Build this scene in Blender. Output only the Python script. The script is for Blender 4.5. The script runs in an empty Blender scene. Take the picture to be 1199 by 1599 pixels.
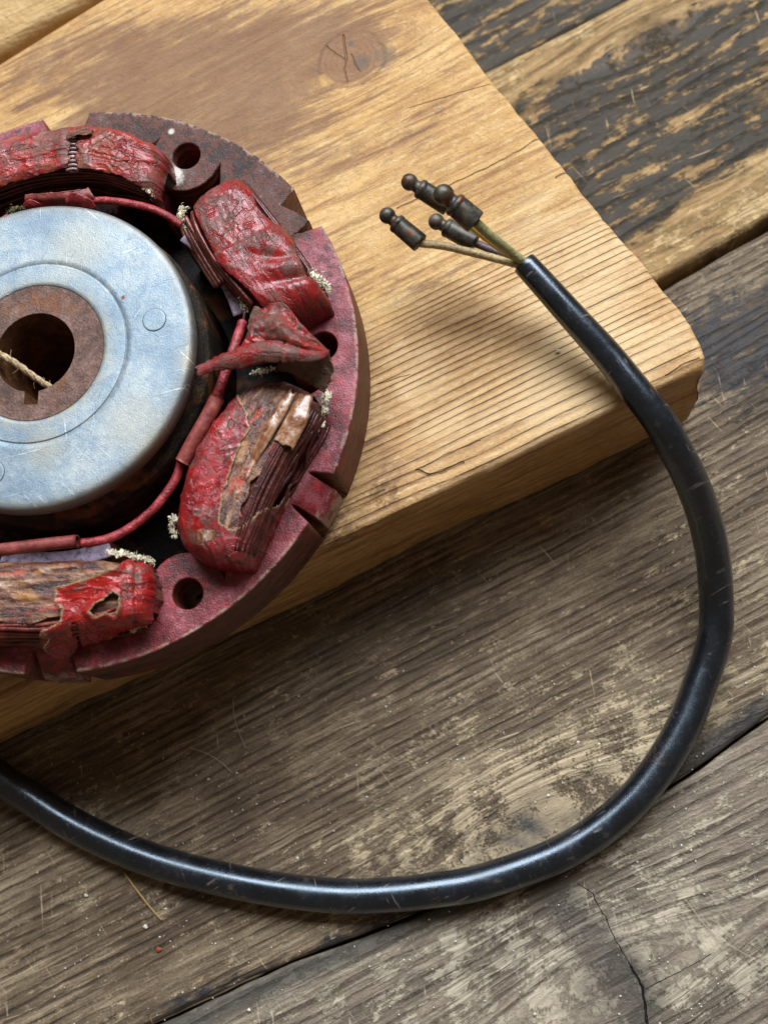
import bpy, bmesh, math, random
import numpy as np
from mathutils import Vector, Matrix, noise
random.seed(7); rng = np.random.default_rng(7)
sc = bpy.context.scene

# ------------------------------------------------------------------ camera
W_, H_, F_ = 1199.0, 1599.0, 1800.0
NAD = (880.0, 1250.0)          # where the plumb line under the lens meets the picture
CAMZ = 21.23                   # lens height over the table, cm
_n = np.array([NAD[0]-W_/2, NAD[1]-H_/2, F_]); _n /= np.linalg.norm(_n)
_u = np.cross([0, 1, 0], _n); _u /= np.linalg.norm(_u); _v = np.cross(_n, _u)

def P(x, y, z=0.0):
    """photo ray -> world point (cm) at height z"""
    r = np.array([x-W_/2, y-H_/2, F_]); r = r/(r@_n)*(CAMZ-z)
    return np.array([r@_u, -(r@_v), z])

def PX(X, Y, Z):
    """world point(s) cm -> photo pixel"""
    X = np.asarray(X, float); Y = np.asarray(Y, float); D = CAMZ-np.asarray(Z, float)
    a = X*_u[0]-Y*_v[0]+D*_n[0]; b = X*_u[1]-Y*_v[1]+D*_n[1]; c = X*_u[2]-Y*_v[2]+D*_n[2]
    return a/c*F_+W_/2, b/c*F_+H_/2

def w(img):
    img = np.array(img, float)
    return Vector((img@_u, -(img@_v), -(img@_n)))
cd = bpy.data.cameras.new('camera'); cam = bpy.data.objects.new('camera', cd)
sc.collection.objects.link(cam); sc.camera = cam
R = Matrix((w((1, 0, 0)), w((0, -1, 0)), w((0, 0, -1)))).transposed().to_4x4()
R.translation = Vector((0, 0, CAMZ*0.01)); cam.matrix_world = R
cd.sensor_fit = 'VERTICAL'; cd.sensor_height = 36; cd.sensor_width = 27
cd.lens = F_/H_*36; cd.clip_start = 0.005; cd.clip_end = 50
cd.dof.use_dof = True; cd.dof.focus_distance = 0.190; cd.dof.aperture_fstop = 20

# ------------------------------------------------------------------ light
world = bpy.data.worlds.new("World"); sc.world = world; world.use_nodes = True
world.node_tree.nodes['Background'].inputs[0].default_value = (.60, .46, .33, 1)   # dim warm room
world.node_tree.nodes['Background'].inputs[1].default_value = 0.12
def window_lamp(name, az, el, dist, sx, sy, power, col):
    ld = bpy.data.lights.new(name, 'AREA'); ld.shape = 'RECTANGLE'; ld.size = sx; ld.size_y = sy; ld.energy = power; ld.color = col
    d = Vector((math.sin(math.radians(az))*math.cos(math.radians(el)), math.cos(math.radians(az))*math.cos(math.radians(el)), math.sin(math.radians(el))))
    lo = bpy.data.objects.new(name, ld); sc.collection.objects.link(lo); lo.location = d*dist+Vector((-.03, .04, 0)); lo.rotation_euler = d.to_track_quat('Z', 'Y').to_euler()
window_lamp('window_light', 6, 52, 1.4, 1.3, .72, 23, (.84, .92, 1.0))
sc.view_settings.view_transform = 'Standard'; sc.view_settings.look = 'None'
sc.view_settings.exposure = 1.0; sc.view_settings.gamma = 1

# ------------------------------------------------------------------ node helper
def lin(c):
    return tuple(((v/255)/12.92 if v/255 <= .04045 else ((v/255+.055)/1.055)**2.4) for v in c)+(1,)

class Mat:
    def __init__(s, name):
        s.m = bpy.data.materials.new(name); s.m.use_nodes = True
        s.t = s.m.node_tree; s.b = s.t.nodes['Principled BSDF']
        g = s.t.nodes.new('ShaderNodeNewGeometry'); s.pos = s.vm('SCALE', g.outputs['Position'], sc=100)
    def n(s, typ): return s.t.nodes.new(typ)
    def put(s, sock, v):
        if isinstance(v, bpy.types.NodeSocket): s.t.links.new(v, sock)
        elif v is not None: sock.default_value = v
    def ma(s, op, a, b=None, c=None, clamp=False):
        x = s.n('ShaderNodeMath'); x.operation = op; x.use_clamp = clamp
        s.put(x.inputs[0], a); s.put(x.inputs[1], b)
        if c is not None: s.put(x.inputs[2], c)
        return x.outputs[0]
    def vm(s, op, a, b=None, sc=None):
        x = s.n('ShaderNodeVectorMath'); x.operation = op
        s.put(x.inputs[0], a); s.put(x.inputs[1], b)
        if sc is not None: s.put(x.inputs['Scale'], sc)
        return x.outputs['Value'] if op in ('LENGTH', 'DISTANCE', 'DOT_PRODUCT') else x.outputs[0]
    def mul(s, a, b): return s.ma('MULTIPLY', a, b)
    def add(s, a, b): return s.ma('ADD', a, b)
    def att(s, name, out='Fac'):
        x = s.n('ShaderNodeAttribute'); x.attribute_name = name; return x.outputs[out]
    def scl(s, v, xyz): return s.vm('MULTIPLY', v, xyz)
    def noise(s, v, scale=1, detail=4, rough=.55, dist=0.0, lac=2.0):
        x = s.n('ShaderNodeTexNoise'); s.put(x.inputs['Vector'], v)
        s.put(x.inputs['Scale'], scale); x.inputs['Detail'].default_value = detail
        x.inputs['Roughness'].default_value = rough; x.inputs['Distortion'].default_value = dist
        x.inputs['Lacunarity'].default_value = lac
        return x.outputs['Fac']
    def vor(s, v, scale=1, feature='F1', out='Distance', rand=1.0):
        x = s.n('ShaderNodeTexVoronoi'); x.feature = feature; s.put(x.inputs['Vector'], v)
        x.inputs['Scale'].default_value = scale; x.inputs['Randomness'].default_value = rand
        return x.outputs[out]
    def mr(s, v, a, b, c=0.0, d=1.0, smooth=True):
        x = s.n('ShaderNodeMapRange'); x.interpolation_type = 'SMOOTHSTEP' if smooth else 'LINEAR'
        s.put(x.inputs['Value'], v)
        for k, q in zip(('From Min', 'From Max', 'To Min', 'To Max'), (a, b, c, d)): s.put(x.inputs[k], q)
        return x.outputs[0]
    def mix(s, f, a, b, mode='MIX'):
        x = s.n('ShaderNodeMix'); x.data_type = 'RGBA'; x.blend_type = mode; x.clamp_factor = True
        s.put(x.inputs[0], f); s.put(x.inputs[6], a); s.put(x.inputs[7], b); return x.outputs[2]
    def ramp(s, f, stops):
        x = s.n('ShaderNodeValToRGB'); s.put(x.inputs[0], f); e = x.color_ramp.elements
        while len(e) < len(stops): e.new(.5)
        for i, (p, c) in enumerate(stops): e[i].position = p; e[i].color = c
        return x.outputs[0]
    def blob(s, px, py, z, r, soft=.4, nz=None, amp=.5):
        c = P(px, py, z)
        d = s.vm('DISTANCE', s.pos, (c[0], c[1], c[2]))
        if nz is not None: d = s.add(d, s.mul(s.add(nz, -.5), amp*r*2))
        return s.mr(d, r*(1-soft), r*(1+soft), 1, 0)
    def seg(s, a, b, z, wd, wob=None, soft=2.5):
        A = P(*a, z); B = P(*b, z); A[2] = B[2] = 0; ba = B-A
        p = s.scl(s.pos, (1, 1, 0)) if wob is None else s.scl(wob, (1, 1, 0))
        pa = s.vm('SUBTRACT', p, tuple(A)); h = s.ma('MULTIPLY', s.vm('DOT_PRODUCT', pa, tuple(ba)), 1/float(ba@ba), clamp=True)
        d = s.vm('LENGTH', s.vm('SUBTRACT', pa, s.vm('SCALE', tuple(ba), sc=h)))
        return s.mr(d, wd, wd*soft, 1, 0)
    def segs(s, polys, z, amp=.03, fr_=9):
        nz = s.n('ShaderNodeTexNoise'); s.put(nz.inputs['Vector'], s.pos); nz.inputs['Scale'].default_value = fr_; nz.inputs['Detail'].default_value = 4
        wob = s.vm('ADD', s.pos, s.vm('SCALE', s.vm('SUBTRACT', nz.outputs['Color'], (.5, .5, .5)), sc=amp*2)); o = None
        for pts, wd in polys:
            for a, b in zip(pts[:-1], pts[1:]):
                q = s.seg(a, b, z, wd, wob); o = q if o is None else s.ma('MAXIMUM', o, q)
        return o
    def scratch(s, deg, along=.9, across=38, lo=.66, seed=0.0, patch=1.5):
        c, n_ = math.cos(math.radians(deg)), math.sin(math.radians(deg))
        cb = s.n('ShaderNodeCombineXYZ'); s.put(cb.inputs[0], s.mul(s.vm('DOT_PRODUCT', s.pos, (c, n_, 0)), along)); s.put(cb.inputs[1], s.mul(s.vm('DOT_PRODUCT', s.pos, (-n_, c, 0)), across)); cb.inputs[2].default_value = seed
        v = s.noise(cb.outputs[0], 1, 1.5, .5); return s.mul(s.mr(v, lo, lo+.05), s.mr(s.noise(s.vm('ADD', s.pos, (seed, 7, 3)), patch, 3), .48, .6))
    def bump(s, h, dist, strength=1.0, prev=None):
        x = s.n('ShaderNodeBump'); s.put(x.inputs['Height'], h); x.inputs['Distance'].default_value = dist*.01
        x.inputs['Strength'].default_value = strength
        if prev is not None: s.put(x.inputs['Normal'], prev)
        return x.outputs[0]
    def done(s, col=None, rough=None, metal=None, normal=None, spec=None, **k):
        s.put(s.b.inputs['Base Color'], col); s.put(s.b.inputs['Roughness'], rough); s.put(s.b.inputs['Metallic'], metal)
        s.put(s.b.inputs['Normal'], normal); s.put(s.b.inputs['Specular IOR Level'], spec)
        for q, v in k.items(): s.put(s.b.inputs[q.replace('_', ' ')], v)
        return s.m

# ------------------------------------------------------------------ mesh helpers (all in cm, written in metres)
def mesh(name, verts, faces, mat, parent=None, smooth=True, atts=None, kind=None):
    me = bpy.data.meshes.new(name); V = np.asarray(verts, float)*.01
    off = np.array(parent['_o'])if parent is not None and '_o' in parent else np.zeros(3)
    if parent is not None and '_o' not in parent: off = np.array(parent.get('_oo', (0, 0, 0)))
    V = V-off
    me.from_pydata(V.tolist(), [], faces if isinstance(faces, list) else faces.tolist())
    if smooth: me.polygons.foreach_set('use_smooth', [True]*len(me.polygons))
    for k, a in (atts or {}).items():
        a = np.asarray(a, float)
        if a.ndim == 1: me.attributes.new(k, 'FLOAT', 'POINT').data.foreach_set('value', a)
        else: me.attributes.new(k, 'FLOAT_VECTOR', 'POINT').data.foreach_set('vector', a.ravel())
    me.materials.append(mat); me.update()
    o = bpy.data.objects.new(name, me); sc.collection.objects.link(o)
    if parent is not None: o.parent = parent
    if kind: o['kind'] = kind
    return o

def root(name, loc, label=None, cat=None, group=None, kind=None):
    o = bpy.data.objects.new(name, None); sc.collection.objects.link(o); o.empty_display_size = .01
    o.location = Vector(loc)*.01; o['_o'] = [float(c)*.01 for c in loc]; tag(o, label, cat, group, kind); return o
def tag(o, label=None, cat=None, group=None, kind=None):
    for k, v in (('label', label), ('category', cat), ('group', group), ('kind', kind)):
        if v: o[k] = v
    return o
def sub(parent, child):
    """child mesh (already at world coordinates minus its root) under a part that sits at the root's origin"""
    child.parent = parent; return child

def gridf(nu, nv, closed_v=False, flip=False):
    i = np.arange(nu-1)[:, None]; j = np.arange(nv if closed_v else nv-1)[None, :]
    a = i*nv+j; b = (i+1)*nv+j; c = (i+1)*nv+(j+1) % nv; d = i*nv+(j+1) % nv
    f = np.stack([a, b, c, d], -1).reshape(-1, 4)
    return f[:, ::-1] if flip else f

def catmull(pts, n):
    p = np.asarray(pts, float)
    if len(p) == 2: return p[0]+(p[1]-p[0])*np.linspace(0, 1, n)[:, None]
    q = np.vstack([2*p[0]-p[1], p, 2*p[-1]-p[-2]]); out = []
    ts = np.linspace(0, len(p)-1, max(n*3, 60))
    for t in ts:
        i = min(int(t), len(p)-2); f = t-i; a, b, c, d = q[i:i+4]
        out.append(.5*((2*b)+(c-a)*f+(2*a-5*b+4*c-d)*f*f+(3*b-a-3*c+d)*f**3))
    out = np.array(out); s = np.r_[0, np.cumsum(np.linalg.norm(np.diff(out, axis=0), axis=1))]
    t = np.linspace(0, s[-1], n)
    return np.stack([np.interp(t, s, out[:, k]) for k in range(out.shape[1])], 1)

def tube_geo(path, rad, ns=12, cap=True, twist=0, wob=0, hollow=0):
    p = np.asarray(path, float); n = len(p); r = np.broadcast_to(np.asarray(rad, float), (n,))
    t = np.gradient(p, axis=0); t /= np.linalg.norm(t, axis=1)[:, None]
    ref = np.array([0, 0, 1.0]) if abs(t[0][2]) < .9 else np.array([1.0, 0, 0])
    V = []; x = np.cross(t[0], ref); x /= np.linalg.norm(x)
    for i in range(n):
        x = x-t[i]*(x@t[i]); x /= np.linalg.norm(x); y = np.cross(t[i], x)
        a = np.arange(ns)/ns*2*math.pi+twist*i
        rr = r[i]*(1+(wob*rng.standard_normal() if wob else 0))
        V.append(p[i]+rr*(np.cos(a)[:, None]*x+np.sin(a)[:, None]*y))
    V = np.vstack(V); F = gridf(n, ns, True).tolist()
    if cap:
        k = len(V); V = np.vstack([V, p[0], p[-1]])
        for j in range(ns):
            F.append([k, j, (j+1) % ns]); F.append([k+1, (n-1)*ns+(j+1) % ns, (n-1)*ns+j])
    return V, F
def join(parts):
    V = []; F = []; k = 0
    for v, f in parts:
        V.append(v); F += [[i+k for i in q] for q in (f if isinstance(f, list) else f.tolist())]; k += len(v)
    return np.vstack(V), F
def lathe_geo(prof, axis0, direction, ns=32):
    """prof: (s, r) along direction from axis0"""
    d = np.asarray(direction, float); d = d/np.linalg.norm(d)
    ref = np.array([0, 0, 1.0]) if abs(d[2]) < .9 else np.array([1.0, 0, 0])
    x = np.cross(ref, d); x /= np.linalg.norm(x); y = np.cross(d, x)
    a = np.arange(ns)/ns*2*math.pi; ring = np.cos(a)[:, None]*x+np.sin(a)[:, None]*y
    V = np.vstack([np.asarray(axis0)+d*s_+ring*max(r_, 1e-4) for s_, r_ in prof])
    return V, gridf(len(prof), ns, True).tolist()
def pxpath(pts, n):
    """pts: (px, py, z)"""
    return catmull([P(*q) for q in pts], n)
def fr(v, s=1.0, o=4):
    return noise.fractal(Vector(v)*s, .8, 2.1, o, noise_basis='PERLIN_ORIGINAL')
def inpoly(x, y, poly):
    x = np.asarray(x); y = np.asarray(y); c = np.zeros(x.shape, bool); q = np.asarray(poly, float)
    for (x1, y1), (x2, y2) in zip(q, np.roll(q, -1, 0)):
        m = ((y1 > y) != (y2 > y)) & (x < (x2-x1)*(y-y1)/((y2-y1) if y2 != y1 else 1e-9)+x1); c ^= m
    return c
def segdist(x, y, pts):
    d = np.full(np.shape(x), 1e9); q = np.asarray(pts, float)
    for a, b in zip(q[:-1], q[1:]):
        ab = b-a; t = np.clip(((x-a[0])*ab[0]+(y-a[1])*ab[1])/(ab@ab), 0, 1)
        d = np.minimum(d, np.hypot(x-a[0]-t*ab[0], y-a[1]-t*ab[1]))
    return d
def ss(x, a, b):
    t = np.clip((x-a)/(b-a), 0, 1); return t*t*(3-2*t)

exec_parts = []
# ------------------------------------------------------------------ numpy value noise for grids
def vnoise(x, y, seed=0, octv=4, rough=.5):
    r = np.random.default_rng(seed); T = r.random((256, 256)); out = 0; amp = 1; tot = 0
    for o in range(octv):
        xi = np.floor(x).astype(int); yi = np.floor(y).astype(int); fx = x-xi; fy = y-yi
        fx = fx*fx*(3-2*fx); fy = fy*fy*(3-2*fy)
        g = lambda a, b: T[a & 255, b & 255]
        out = out+amp*((g(xi, yi)*(1-fx)+g(xi+1, yi)*fx)*(1-fy)+(g(xi, yi+1)*(1-fx)+g(xi+1, yi+1)*fx)*fy)
        tot += amp; amp *= rough; x = x*2.03+17.3; y = y*2.03+5.1
    return out/tot-.5

# ================================================================== TABLE PLANKS
GA = math.radians(28.5)                        # the grain direction of the table
gx = np.array([math.cos(GA), math.sin(GA)]); gy = np.array([-math.sin(GA), math.cos(GA)])
def tomat(px, py, z, dirs=(gx, gy)):
    q = P(px, py, z)[:2]; return q@dirs[0], q@dirs[1]

def knot_warp(a, c, knots):
    """bend the across-grain coordinate round the knots"""
    c2 = c.copy(); kd = np.full(a.shape, 9.0)
    for (ka, kc, ra, rc, push) in knots:
        da = (a-ka)/ra; dc = (c-kc)/rc; d2 = da*da+dc*dc
        c2 = c2-push*np.sign(dc)*np.exp(-d2*.5)*(1-np.exp(-abs(dc)*3))
        kd = np.minimum(kd, np.sqrt(d2))
    return c2, kd

def mat_table(name, light, mid, dark, paint, tan, paint_amt, cracks=None, paint_lo=1.12):
    m = Mat(name)
    g = m.att('gc', 'Vector'); ph = m.att('ph'); kn = m.att('kn'); wear = m.att('wear')
    gw = m.vm('ADD', g, m.vm('SCALE', m.scl(m.vm('SUBTRACT', (lambda x: (m.put(x.inputs['Vector'], m.pos), x.inputs['Scale'].__setattr__('default_value', 2.2), x.outputs['Color'])[2])(m.n('ShaderNodeTexNoise')), (.5, .5, .5)), (1, 1, 0)), sc=.10))
    n1 = m.noise(m.scl(g, (.22, .9, 1)), 1, 4, .6)
    streak = m.noise(m.scl(gw, (.55, 13, 1)), 1, 6, .7)
    fine = m.noise(m.scl(g, (2.6, 42, 1)), 1, 4, .7)
    blot = m.noise(m.pos, 1.3, 9, .72); blot2 = m.noise(m.scl(gw, (1.1, 4.5, 1)), 1.1, 9, .75); grit = m.noise(m.pos, 21, 5, .72)
    p2 = m.add(ph, m.mul(m.add(m.noise(m.scl(g, (.5, 2.2, 1)), 1, 4, .6), -.5), 1.2))
    fq = m.ma('FRACT', p2)
    late = m.mul(m.mr(fq, .45, .80), m.mr(fq, .88, 1.0, 1, 0))
    chip = m.noise(m.scl(g, (4.2, 15, 1)), 1, 6, .75)
    late = m.mul(late, m.mul(m.mr(m.noise(m.scl(g, (.5, 1.6, 1)), 1, 4, .6), .36, .58, .25, 1), m.mr(chip, .36, .56, .35, 1)))
    val = m.add(m.add(m.mul(n1, .38), m.mul(streak, .42)), m.add(m.mul(fine, .16), m.add(m.mul(grit, .18), m.mul(blot, .18))))
    col = m.ramp(val, [(.52, lin(dark)), (.65, lin(mid)), (.80, lin(light))])
    col = m.mix(m.mul(late, .62), col, m.mix(grit, lin([c*.55 for c in dark]), lin([c*1.15 for c in dark])))
    wr = m.add(m.add(m.mul(blot, .75), m.mul(blot2, .75)), m.add(m.mul(grit, .30), m.mul(wear, .5)))
    wmask = m.mr(wr, 1.02, 1.12)
    col = m.mix(m.mul(wmask, .88), col, m.mix(m.mr(streak, .35, .65), lin([c*.66 for c in tan]), lin(tan)))
    fk = m.mul(m.mr(m.noise(m.scl(gw, (2.0, 6, 1)), 1, 9, .78), .57, .64), m.mr(m.noise(m.pos, .9, 4, .6), .36, .56))
    col = m.mix(m.mul(fk, .85), col, m.mix(grit, lin([c*.8 for c in tan]), lin([min(255, c*1.1) for c in tan])))
    pt = m.add(m.add(m.mul(blot2, .9), m.mul(streak, .5)), m.add(m.mul(paint_amt if isinstance(paint_amt, float) else m.att('paint'), 1.0), m.mul(blot, .4)))
    pmask = m.mr(pt, paint_lo, paint_lo+.14)
    brk = m.add(m.mul(m.noise(m.scl(gw, (.8, 4.5, 1)), 1, 9, .72), .9), m.mul(m.noise(m.pos, 2.5, 8, .7), .5))
    pmask = m.mul(pmask, m.mr(brk, .60, .68))
    col = m.mix(m.mul(pmask, .94), col, m.mix(grit, lin([c*.6 for c in paint]), lin([c*1.3 for c in paint])))
    sm = m.ma('MAXIMUM', m.scratch(100, .8, 16, .69, 1), m.ma('MAXIMUM', m.scratch(-50, .7, 22, .70, 5), m.scratch(20, .5, 26, .69, 9)))
    col = m.mix(m.mul(sm, .5), col, lin([min(255, c*1.1) for c in tan]))
    sp = m.mr(m.vor(m.pos, 4.3), .03, .05, 1, 0); spn = m.mr(m.noise(m.pos, 1.1, 3), .5, .58)
    col = m.mix(m.mul(m.mul(sp, spn), .8), col, lin((215, 205, 190)))
    kc = m.mr(kn, .2, 1.1, 1, 0)
    col = m.mix(m.mul(kc, .35), col, lin(dark))
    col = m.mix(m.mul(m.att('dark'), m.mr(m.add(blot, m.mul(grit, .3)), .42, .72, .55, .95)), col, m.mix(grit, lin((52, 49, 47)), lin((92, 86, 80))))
    h = m.add(m.mul(late, -.5), m.add(m.mul(streak, .55), m.add(m.mul(fine, .35), m.mul(grit, .45))))
    h = m.add(h, m.add(m.mul(wmask, .25), m.mul(pmask, .15)))
    if cracks:
        dk = m.segs(cracks, 0, .05, 5); col = m.mix(dk, col, lin((18, 15, 13))); h = m.add(h, m.mul(dk, -2.2))
    return m.done(col, m.mr(m.add(blot2, m.mul(pmask, -.2)), .2, .8, .45, .7), 0, m.bump(h, .04, 1.0), .35)

def plank(name, a0, a1, c0f, c1f, mat, parent, z0=0.0, thick=2.2, step=.09, freq=5.5, knots=(), seed=0, paint=None, wear=None, dark=None, edge=.13, z=0.0, wave=0.02, edge_noise=.04):
    """a plank along the table grain; c0f/c1f give its edges as functions of the along coordinate"""
    na = int((a1-a0)/(step*1.6))+2
    A = np.linspace(a0, a1, na)
    lo = c0f(A)+edge_noise*vnoise(A*1.4, A*0, seed+5)*2; hi = c1f(A)+edge_noise*vnoise(A*1.3, A*0+9, seed+6)*2
    nc = int(np.max(hi-lo)/step)+2
    # section: down the side, over the rounded arris, across
    tt = np.linspace(0, 1, nc); e = np.array([0, .18, .45, .75, 1.0])
    C = []; Z = []
    for i, a in enumerate(A):
        wdt = hi[i]-lo[i]
        c = list(lo[i]+0*e[:1]); zc = [-thick]
        ang = np.linspace(0, math.pi/2, 5)
        c += list(lo[i]+edge*(1-np.cos(ang))); zc += list(-edge+edge*np.sin(ang))
        inner = lo[i]+edge+(wdt-2*edge)*tt[1:-1]; c += list(inner); zc += [0]*len(inner)
        c += list(hi[i]-edge*(1-np.cos(ang[::-1]))); zc += list(-edge+edge*np.sin(ang[::-1]))
        c += [hi[i]]; zc += [-thick]; C.append(c); Z.append(zc)
    C = np.array(C); Z = np.array(Z); AA = np.repeat(A[:, None], C.shape[1], 1)
    top = Z > -edge*1.01
    Z = Z+np.where(top, wave*2*vnoise(AA*.35, C*1.1, seed+1, 3), 0)+z
    X = AA*gx[0]+C*gy[0]; Y = AA*gx[1]+C*gy[1]
    c2, kd = knot_warp(AA, C, knots)
    ph = c2*freq+3*vnoise(AA*.07, c2*.35, seed+2, 2)
    px, py = PX(X, Y, Z)
    one = np.zeros(X.shape)
    at = dict(gc=np.stack([AA+seed*7, c2+seed*3, one], -1).reshape(-1, 3), ph=ph.ravel(), kn=kd.ravel(),
              paint=(paint(px, py) if paint else one).ravel()*1.0, wear=(wear(px, py) if wear else one).ravel()*1.0,
              dark=(dark(px, py) if dark else one).ravel()*1.0)
    Zd = Z
    nv = C.shape[1]
    V = np.stack([X, Y, Zd], -1).reshape(-1, 3)
    return mesh(name, V, gridf(na, nv), mat, parent, True, at)

def gauss(px, py, cx, cy, rx, ry, rot=0):
    c, s_ = math.cos(rot), math.sin(rot); dx = px-cx; dy = py-cy
    a = (dx*c+dy*s_)/rx; b = (-dx*s_+dy*c)/ry; return np.exp(-(a*a+b*b)*.5)

table = root('tabletop', (0, 0, 0), kind='structure')
m_low = mat_table('weathered_plank', (188, 172, 150), (124, 109, 92), (58, 50, 42), (62, 60, 60), (204, 188, 162), .06, [([(900, 1380), (925, 1395), (962, 1470), (985, 1510)], .004), ([(985, 1510), (1003, 1543), (1010, 1600), (1006, 1660)], .010), ([(1006, 1545), (1060, 1518), (1110, 1490)], .003)])
m_mid = mat_table('grey_brown_plank', (178, 158, 128), (106, 87, 67), (50, 40, 31), (50, 48, 50), (208, 184, 148), 'a')
m_top = mat_table('worn_painted_plank', (206, 172, 122), (158, 124, 78), (84, 64, 40), (46, 42, 36), (218, 184, 130), 'a', None, 1.06)

def lineAC(p, q, z=0.0):
    a1, c1 = tomat(*p, z); a2, c2 = tomat(*q, z); k = (c2-c1)/(a2-a1); return lambda A: c1+k*(A-a1)
S1 = lineAC((765, 107), (960, 7))                   # seam at the top
S2 = lineAC((1035, 441), (1199, 349))               # the dark open seam
def S3(A):                                           # waney seam under the cable
    pts = [tomat(*q, 0) for q in ((-200, 1790), (245, 1599), (450, 1505), (660, 1426), (870, 1330), (1030, 1240), (1100, 1195), (1199, 1120), (1330, 1040), (1500, 950))]
    x = [p[0] for p in pts]; y = [p[1] for p in pts]; return np.interp(A, x, y)
off = lambda f, d: (lambda A: f(A)+d)
k1 = tomat(835, 1290, 0); k2 = tomat(960, 1540, 0); k3 = tomat(1020, 60, 0)
crackL = [(925, 1395), (962, 1470), (985, 1510), (1003, 1543), (1010, 1600), (1006, 1650)]
crackM = [(1006, 1545), (1060, 1518), (1110, 1490)]
crackN = [(800, 1272), (830, 1290), (848, 1303)]
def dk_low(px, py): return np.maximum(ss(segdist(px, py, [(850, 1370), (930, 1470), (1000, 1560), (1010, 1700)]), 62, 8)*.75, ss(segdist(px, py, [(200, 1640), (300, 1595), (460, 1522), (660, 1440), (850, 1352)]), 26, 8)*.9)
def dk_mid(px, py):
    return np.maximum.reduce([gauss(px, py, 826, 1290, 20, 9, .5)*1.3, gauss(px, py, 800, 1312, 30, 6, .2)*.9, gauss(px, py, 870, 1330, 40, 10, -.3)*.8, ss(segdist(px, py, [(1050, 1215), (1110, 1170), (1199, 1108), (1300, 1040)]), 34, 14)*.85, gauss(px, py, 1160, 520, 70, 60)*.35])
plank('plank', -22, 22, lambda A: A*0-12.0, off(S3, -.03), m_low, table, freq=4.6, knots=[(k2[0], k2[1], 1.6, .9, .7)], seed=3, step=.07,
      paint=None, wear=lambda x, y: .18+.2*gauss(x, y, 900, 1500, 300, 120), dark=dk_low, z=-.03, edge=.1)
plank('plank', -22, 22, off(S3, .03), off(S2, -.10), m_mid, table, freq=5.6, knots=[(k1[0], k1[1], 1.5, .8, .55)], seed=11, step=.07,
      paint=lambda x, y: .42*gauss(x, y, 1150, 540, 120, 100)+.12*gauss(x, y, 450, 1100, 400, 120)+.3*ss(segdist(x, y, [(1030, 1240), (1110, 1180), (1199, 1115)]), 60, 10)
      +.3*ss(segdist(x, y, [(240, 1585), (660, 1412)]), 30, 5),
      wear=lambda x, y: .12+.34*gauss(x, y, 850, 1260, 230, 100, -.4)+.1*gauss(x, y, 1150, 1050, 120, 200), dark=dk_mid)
plank('plank', -22, 22, off(S2, .10), off(S1, -.012), m_top, table, freq=2.6, knots=[(k3[0], k3[1], 1.2, .7, .4)], seed=23, step=.08, z=.02,
      paint=lambda x, y: .52*gauss(x, y, 930, 200, 190, 72, -.5)+.42*gauss(x, y, 1110, 240, 170, 30, -.5)+.42*gauss(x, y, 1120, 70, 160, 38, -.5)
      +.45*gauss(x, y, 960, 330, 60, 40, -.5)-.2*gauss(x, y, 1130, 350, 150, 22, -.5)-.2*gauss(x, y, 790, 120, 100, 14, -.5),
      wear=lambda x, y: .1+.3*gauss(x, y, 1130, 340, 150, 25, -.5)+.3*gauss(x, y, 850, 75, 120, 16, -.5))
plank('plank', -22, 22, off(S1, .012), lambda A: A*0+32, m_top, table, freq=2.2, seed=31, step=.12, z=-.12,
      paint=lambda x, y: .42+0*x, wear=lambda x, y: x*0-.25)

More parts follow.
